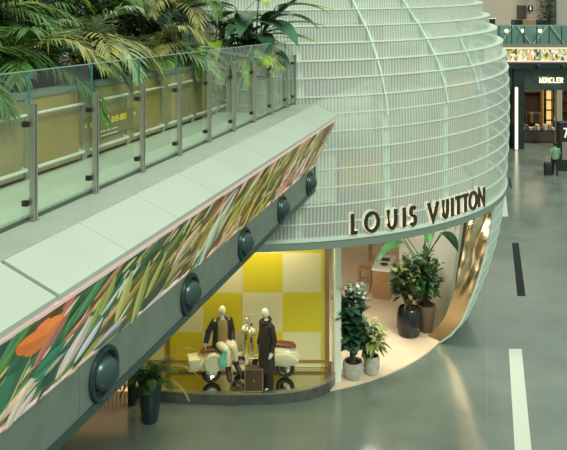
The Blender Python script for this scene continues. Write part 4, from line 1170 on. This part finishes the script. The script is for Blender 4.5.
# far balustrade
FG = thing('far_balustrade', 'clear glass balustrade of the far upper balcony', 'balustrade', (fx(540), FY, fz(44)))
pw = fx(525)-fx(512.5); x = fx(487)
while x < fx(640):
    MB().box((x+.02,FY+.05,fz(44)), (x+pw-.02,FY+.065,fz(25.5))).build('glass_panel', M['glass'], FG)
    MB().box((x-.025,FY+.03,fz(44)), (x+.025,FY+.09,fz(26))).build('post', M['teal_black'], FG)
    x += pw
MB().box((fx(484),FY+.03,fz(26)), (fx(640),FY+.085,fz(25.3))).build('handrail', M['metal'], FG)
# teal low wall behind glass, truss braces, small lamps
tl = thing('balcony_counter', 'long blue-teal counter with diagonal braces behind the far glass balustrade', 'counter', (fx(540), 46, 6.45))
MB().box((fx(484),46,6.45), (fx(640),46.3,7.75)).build('front', mat('teal_counter', (.13,.25,.24), .35), tl)
k = 0; x = fx(492)
while x < fx(620):
    MB().tube([(x,45.9,6.5),(x+.9,45.9,7.7)] if k % 2 else [(x,45.9,7.7),(x+.9,45.9,6.5)], .05, 6).build('brace', mat('brace_pale', (.40,.46,.38), .4) if k == 0 else bpy.data.materials['brace_pale'], tl); x += 1.1; k += 1
for i, px in enumerate((506.5, 523, 540)):
    t = thing('counter_lamp', ['left','middle','right'][i]+' one of the three small glowing lamps behind the far balustrade', 'lamp', (fx(px,45.6), 45.6, 6.45), 'small lamps on the far balcony')
    MB().lathe([(.001,0),(.1,0),(.1,.02),(.02,.04),(.02,.85),(.001,.85)], (fx(px,45.6),45.6,6.45), n=12).build('stand', M['teal_black'], t, True)
    MB().lathe([(.001,.80),(.09,.83),(.12,.92),(.09,1.0),(.001,1.03)], (fx(px,45.6),45.6,6.45), n=14).build('shade', mat('lamp_glow', (1,.85,.6), .4, emit=(1,.80,.5), es=3.) if i == 0 else bpy.data.materials['lamp_glow'], t, True)
# upper level background
Y2 = 57.9
struct(MB().box((fx(518,Y2),Y2-.05,6.45), (fx(526,Y2),Y2+.1,fz(5.5,Y2))).box((fx(518,Y2)-.05,Y2-.06,6.45),(fx(518,Y2),Y2+.05,fz(5,Y2))).build('door_1', mat('brown_door', (.075,.05,.035), .5)))
t = thing('wall_sign', 'small black sign with a white symbol on the far upper wall', 'sign', (fx(530,Y2), Y2-.1, fz(8,Y2)))
MB().rbox((fx(527.5,Y2),Y2-.12,fz(11,Y2)), (fx(532.5,Y2),Y2-.05,fz(5.5,Y2)), .02).build('panel', mat('sign_black', (.01,.01,.01), .4), t)
sx_ = (fx(527.5,Y2)+fx(532.5,Y2))/2; sz_ = fz(8.3,Y2)
MB().lathe([(.001,0),(.045,0),(.045,.02),(.001,.02)], (sx_,Y2-.14,sz_+.12), 'Y', 12).rbox((sx_-.05,Y2-.14,sz_-.14), (sx_+.05,Y2-.12,sz_+.06), .02).build('symbol', mat('symbol_white', (.9,.9,.85), .4, emit=(1,1,.95), es=.6), t)
t = thing('reception_desk', 'dark desk with a wooden middle panel on the far upper level', 'desk', (fx(530,52), 52, 6.45))
for a, b, m in ((513.5,522,dark),(522,535,M['wood']),(535,546,dark)): MB().rbox((fx(a,52),51.8,6.45), (fx(b,52),52.6,fz(19.5,52)), .02).build('desk_front', m, t)
t = thing('desk', 'small dark desk beside the pavilion top on the far upper level', 'desk', (fx(492,52), 52, 6.45)); MB().rbox((fx(486,52),51.8,6.45), (fx(494.5,52),52.4,fz(19,52)), .02).build('desk_front', dark, t)
MB().rbox((fx(485.5,52),51.7,fz(19,52)), (fx(495,52),52.5,fz(18.4,52)), .01).build('desk_top', M['metal'], t)
leafy('indoor_tree', 'tall dark indoor tree on the far upper level', (fx(549,50), 50, 6.45), 3.6, .7, 9, 18, .5, .2, [P[4], GR['dark']], rng, None, None, 'tree', .6, .15)
struct(MB().box((fx(550,55),55,6.45), (fx(556.5,55),55.6,16)).build('wall_column', mat('dark_column', (.035,.045,.04), .5)))
struct(MB().box((fx(556.5,56),56,6.45), (xr,56.3,16)).build('wall_pale', mat('pale_upper_wall', (.34,.36,.30), .6)))
# shop interior
struct(MB().box((fx(512),52,0), (fx(600),52.2,5.4)).build('wall_shop_back', mat('brown_shop_wall', (.22,.15,.08), .5)))
struct(MB().box((fx(512),FY+.3,5.1), (fx(600),52,5.35)).build('ceiling', mat('shop_ceiling', (.35,.28,.2), .6)))
struct(MB().box((fx(512),FY+.3,0), (fx(514),52,5.3)).build('wall_shop_left', dark))
M2 = [mat('warm_lit_shelf_back', (.80,.58,.22), .5, emit=(1,.68,.22), es=.9), mat('shelf_dark', (.05,.035,.025), .5), mat('grey_clothes', (.10,.10,.10), .8), mat('tan_clothes', (.35,.25,.15), .8), mat('white_clothes', (.6,.55,.48), .8)]
def shelf(label, x0, x1, Y, z1, back, lit, rows):
    t = thing('wall_shelf', label, 'shelf', ((x0+x1)/2, Y, 0), 'shelves in the far shop')
    MB().box((x0,Y+.4,0), (x1,Y+.45,z1)).build('back_panel', back, t)
    for x in (x0, x1-.06): MB().box((x,Y,0), (x+.06,Y+.4,z1)).build('side', M2[1], t)
    for r in range(rows+1): MB().box((x0,Y,z1*r/rows-.04 if r else 0), (x1,Y+.4,z1*r/rows+.02)).build('board', M2[1], t)
shelf('dark shelf with hanging clothes at the left of the far shop', fx(524,50), fx(541,50), 50, fz(92,50), M2[1], 0, 2)
shelf('glowing yellow wall shelf in the middle of the far shop', fx(545.5,51), fx(554,51), 51, fz(90,51), M2[0], 1, 4)
shelf('dark wall shelf at the right of the far shop', fx(560,50), fx(575,50), 50, fz(92,50), M2[3], 0, 4)
rnd = random.Random(4)
for k in range(10):
    x = fx(526,49.9)+k*.105; t = thing('hanging_garment', 'dark garment hanging in the left shelf of the far shop', 'garment', (x, 49.9, 2.0), 'garments in the far shop')
    zt = fz(112,50); MB().sections([(zt-.75,0,0,.035,.2),(zt-.3,0,0,.03,.18),(zt-.05,0,0,.025,.20),(zt,0,0,.02,.06)], 10, at=(x,49.85,0)).build('cloth', M2[rnd.choice([2,2,1,3])], t)
    MB().tube([(x,49.85,zt),(x,49.85,zt+.1)], .01, 5).build('hanger', M['metal'], t)
td = thing('far_shop_table', 'round-cornered table piled with folded clothes inside the far shop', 'table', (fx(536,46.5), 46.5, 0))
MB().sections([(0,0,0,1.3,.5),(.12,0,0,1.35,.55),(.75,0,0,1.3,.5),(.8,0,0,1.35,.55)], 24, at=(fx(536.5,46.5),46.5,0), power=4).build('table_body', M2[1], td)
for k in range(9):
    x = fx(536.5,46.5)-1.0+.25*k; h = rnd.uniform(.12,.42)
    t = thing('folded_clothes', 'pile of folded clothes on the far shop table', 'clothes', (x, 46.3, .8), 'folded clothes on the far shop table')
    MB().rbox((x-.1,46.1,.8), (x+.1,46.5,.8+h), .03).build('stack', M2[rnd.choice([2,3,4,3])], t)
# sign over the far shop
SG2 = thing('far_shop_sign', 'small glowing capital letters on the dark front of the far shop', 'sign', (fx(550), FY-.1, fz(83)))
gw = mat('white_neon', (1,.9,.6), .4, emit=(1,.86,.55), es=1.1); xx = fx(539); wch = (fx(563)-fx(539))/7
for ch in 'MONCLER':
    mb = MB(); Mx = Matrix.Translation((xx, FY-.06, fz(82.7))) @ Matrix.Rotation(PI/2, 4, 'X')
    glyph(mb, ch, .06, 0, .06, Mx, wch*.80 if ch != 'M' else wch*.92, fz(77.5)-fz(82.7)); mb.build('letter', gw, SG2); xx += wch
for i, px in enumerate((535, 560)):
    t = thing('far_spotlight', ['left','right'][i]+' dark spotlight under the far balcony', 'spotlight', (fx(px), FY-.6, fz(66)), 'spotlights under the far balcony')
    MB().lathe([(.001,-.16),(.10,-.14),(.15,-.02),(.15,.12),(.001,.12)], (fx(px),FY-.62,fz(66)), 'Y', 16).build('lamp_head', M['teal_black'], t, True)
    MB().box((fx(px)-.03,FY-.55,fz(66)), (fx(px)+.03,FY-.5,fz(63))).build('bracket', M['teal_black'], t)
# glowing strip left of the pier
t = thing('light_strip', 'tall warm white glowing strip right of the pavilion on the far shop front', 'light', (fx(513.5), FY-.5, 0))
MB().rbox((fx(512.6),FY-.55,fz(148)), (fx(515.2),FY-.4,fz(86.5)), .03).build('diffuser', mat('strip_glow', (1,.9,.7), .4, emit=(1,.86,.58), es=1.1), t)
MB().rbox((fx(512.2),FY-.42,fz(149)), (fx(515.6),FY-.26,fz(86)), .02).build('housing', dark, t)
# kiosk
KY = 37.5
K = thing('information_kiosk', 'tall black kiosk with a white number beside the walking person', 'kiosk', (fx(566,KY), KY, 0))
MB().rbox((fx(559.5,KY),KY,0), (fx(580,KY),KY+.5,fz(122,KY)), .03).build('cabinet', mat('kiosk_black', (.014,.016,.016), .4), K)
MB().rbox((fx(562,KY),KY-.03,fz(160,KY)), (fx(574,KY),KY,fz(142,KY)), .01).build('grey_panel', mat('kiosk_grey', (.20,.21,.19), .5), K)
mb = MB(); mb.add([], []); Mx = Matrix.Translation((fx(563.2,KY), KY-.02, fz(137.5,KY))) @ Matrix.Rotation(PI/2, 4, 'X')
stroke(mb, [(0,1),(1,1),(.4,0)], .075, 0, .03, Mx, .20, .48); mb.build('number', mat('kiosk_white', (.8,.8,.75), .4, emit=(1,1,.9), es=.4), K)
# ---- walking person with a suitcase
pp = floor_pt(555, 175)
PE = thing('person', 'person in a green shirt and dark trousers walking with a black suitcase', 'person', pp)
yaw = R_(70); Mx = Matrix.Translation(pp) @ Matrix.Rotation(yaw, 4, 'Z')
J = dict(pelvis=(0,0,.90),waist=(0,0,1.06),chest=(.01,0,1.28),neck=(.02,0,1.45),headbase=(.03,0,1.52),head=(.045,0,1.62),
  shL=(0,.17,1.385),elL=(-.06,.23,1.12),wrL=(-.10,.25,.88),shR=(0,-.17,1.385),elR=(.04,-.22,1.12),wrR=(.16,-.22,.92),
  hipL=(0,.09,.86),knL=(.10,.10,.49),anL=(.14,.10,.09),toL=(.28,.11,.035),hipR=(0,-.09,.86),knR=(-.02,-.10,.49),anR=(-.18,-.10,.11),toR=(-.06,-.11,.035))
Jw = xf(J, Mx); dn = Mx.to_3x3()
body('body', mat('skin', (.40,.24,.16), .5), PE, Jw, yaw, 0, {'wrL': dn @ Vector((0,-1,0)), 'wrR': dn @ Vector((0,1,0))})
mb = MB().sections([(.84,0,0,.135,.185),(1.05,0,0,.125,.175),(1.25,.01,0,.13,.19),(1.38,.005,0,.11,.185),(1.44,.01,0,.07,.09)], 18, yaw=yaw, at=pp)
for q in ('L','R'): a, b = Vector(Jw['sh'+q]), Vector(Jw['el'+q]); mb.tube([a, a.lerp(b, .5), a.lerp(b, .9)], [.075,.068,.066], 12)
mb.build('shirt', mat('green_shirt', (.17,.33,.22), .8), PE, True)
mb = MB()
for q in ('L','R'):
    h, k, a = [Vector(Jw[n+q]) for n in ('hip','kn','an')]; mb.tube([h+Vector((0,0,.05)), h.lerp(k, .5), k, a], [.11,.10,.075,.06], 12)
mb.build('trousers', mat('dark_trousers', (.014,.016,.018), .8), PE, True)
for q in ('L','R'): shoe(PE, Jw['an'+q], Jw['to'+q])
hv = MB().lathe([(.001,.128),(.05,.118),(.095,.07),(.108,.0),(.10,-.05),(.085,-.075)], Vector(Jw['head'])-Vector((math.cos(yaw)*.018, math.sin(yaw)*.018, -.0)), n=18)
hv.build('hair', mat('black_hair', (.01,.009,.008), .5), PE, True)
sp = pp+Vector((-.42,-.12,0))
SC = thing('suitcase', 'black upright suitcase at the side of the walking person', 'suitcase', sp)
MB().rbox(sp+Vector((-.19,-.12,.05)), sp+Vector((.19,.12,.70)), .05, seg=3).build('shell', M['black'], SC, True)
MB().tube([sp+Vector(v) for v in ((-.09,0,.70),(-.09,0,.95),(.09,0,.95),(.09,0,.70))], .012, 8).build('handle', M['metal'], SC, True)
for x in (-.14,.14):
    for y in (-.08,.08): MB().lathe([(.001,-.015),(.03,-.015),(.03,.015),(.001,.015)], sp+Vector((x,y,.03)), 'X', 12).build('wheel', M['black'], SC)
# ---- things beneath the walkway
cpos = floor_pt(132, 404)
struct(MB().lathe([(.09,0),(.09,4.93)], cpos, n=24).build('wall_prop_column', M['teal_black'], None, True))
LS = thing('slatted_lamp', 'low warm glowing slatted lamp unit on the floor beyond the walkway column', 'light', floor_pt(112, 398))
p = floor_pt(120, 399)
MB().rbox(p+Vector((-1.3,.3,.0)), p+Vector((.28,.42,.95)), .02).build('glow_back', mat('warm_orange_glow', (1,.6,.3), .5, emit=(1,.55,.25), es=1.1), LS)
for k in range(18): MB().rbox(p+Vector((-1.3+k*.088,.24,.05)), p+Vector((-1.27+k*.088,.30,.45)), .005).build('slat', mat('slat_brown', (.25,.14,.07), .5) if k == 0 else bpy.data.materials['slat_brown'], LS)
mb = MB(); bbox(mb, 9, 9.2, 0, 4.9, S0-6, 22); struct(mb.build('wall_light_blocker', mat('dark_blocker_wall', (.06,.05,.04), .5)))  # unseen wall added to block side light and darken the floor here
struct(MB().box((-14,19,0), (-6.5,19.3,4.93)).build('wall_under', mat('dark_brown_wall', (.07,.05,.035), .5)))
# wall behind the planter
mb = MB(); bbox(mb, 8.8, 9.0, 4.9, 13, S0-3, 14.5); struct(mb.build('wall_planter', mat('dark_green_wall', (.035,.045,.025), .7)))

# ------------------------------------------------------------------ light
w = bpy.data.worlds.new('World'); scn.world = w; w.use_nodes = True
nt = w.node_tree; bg = nt.nodes['Background']
tc = nt.nodes.new('ShaderNodeTexCoord'); sx = nt.nodes.new('ShaderNodeSeparateXYZ'); rp = nt.nodes.new('ShaderNodeValToRGB')
nt.links.new(tc.outputs['Generated'], sx.inputs[0]); nt.links.new(sx.outputs['Z'], rp.inputs['Fac'])
rp.color_ramp.elements[0].position = .0; rp.color_ramp.elements[0].color = (.42,.47,.41,1)
rp.color_ramp.elements[1].position = .75; rp.color_ramp.elements[1].color = (1.2,1.32,1.15,1)
e = rp.color_ramp.elements.new(.30); e.color = (.66,.74,.64,1)
nt.links.new(rp.outputs['Color'], bg.inputs['Color']); bg.inputs['Strength'].default_value = 1.0
def light(kind, loc, energy, colr, size=1., rot=(0,0,0), sy=None, name='lamp'):
    l = bpy.data.lights.new(name, kind); l.energy = energy; l.color = colr
    if kind == 'AREA':
        l.size = size
        if sy: l.shape = 'RECTANGLE'; l.size_y = sy
    if kind == 'SUN': l.angle = size
    if kind == 'SPOT': l.shadow_soft_size = size
    o = bpy.data.objects.new(name, l); o.location = loc; o.rotation_euler = rot; col.objects.link(o); return o
light('SUN', (0,0,20), 1.7, (1,.97,.82), R_(14), (R_(40), R_(24), 0), name='skylight_sun')
# shop lamps: ceilings of the pavilion, the window and the far shop
for lx, ly in ((1.8,16.7),(3.0,17.5),(.9,17.3),(2.2,18.3),(3.0,16.9),(.1,22.4)): light('AREA', (lx, ly, 3.45), 34, (1,.89,.72), .35, name='shop_downlight')
light('AREA', (-1.2, 15.45, 3.45), 75, (1,.86,.52), 3.6, (0,0,0), .9, 'window_ceiling_light')
light('AREA', (-.86, 19.5, 9.4), 260, (1,.93,.80), 4., (0,0,0), 4., 'lounge_light')
light('AREA', (16.3, 48, 5.0), 340, (1,.78,.48), 4., (0,0,0), 4., 'far_shop_light')
light('AREA', (17, 52, 12), 170, (1,.92,.78), 8., (0,0,0), 6., 'far_upper_light')
# ------------------------------------------------------------------ camera
cd = bpy.data.cameras.new('camera'); cam = bpy.data.objects.new('camera', cd); col.objects.link(cam)
cam.location = (0, 0, EYE); cam.rotation_euler = (PI/2, 0, 0)
cd.sensor_width = 36; cd.sensor_fit = 'HORIZONTAL'; cd.lens = FP/567*36
cd.shift_y = -(225-HY)/567; cd.clip_end = 200
scn.camera = cam
vs_ = scn.view_settings
vs_.view_transform = 'Standard'; vs_.look = 'None'; vs_.gamma = 1; vs_.exposure = 0; vs_.use_curve_mapping = False
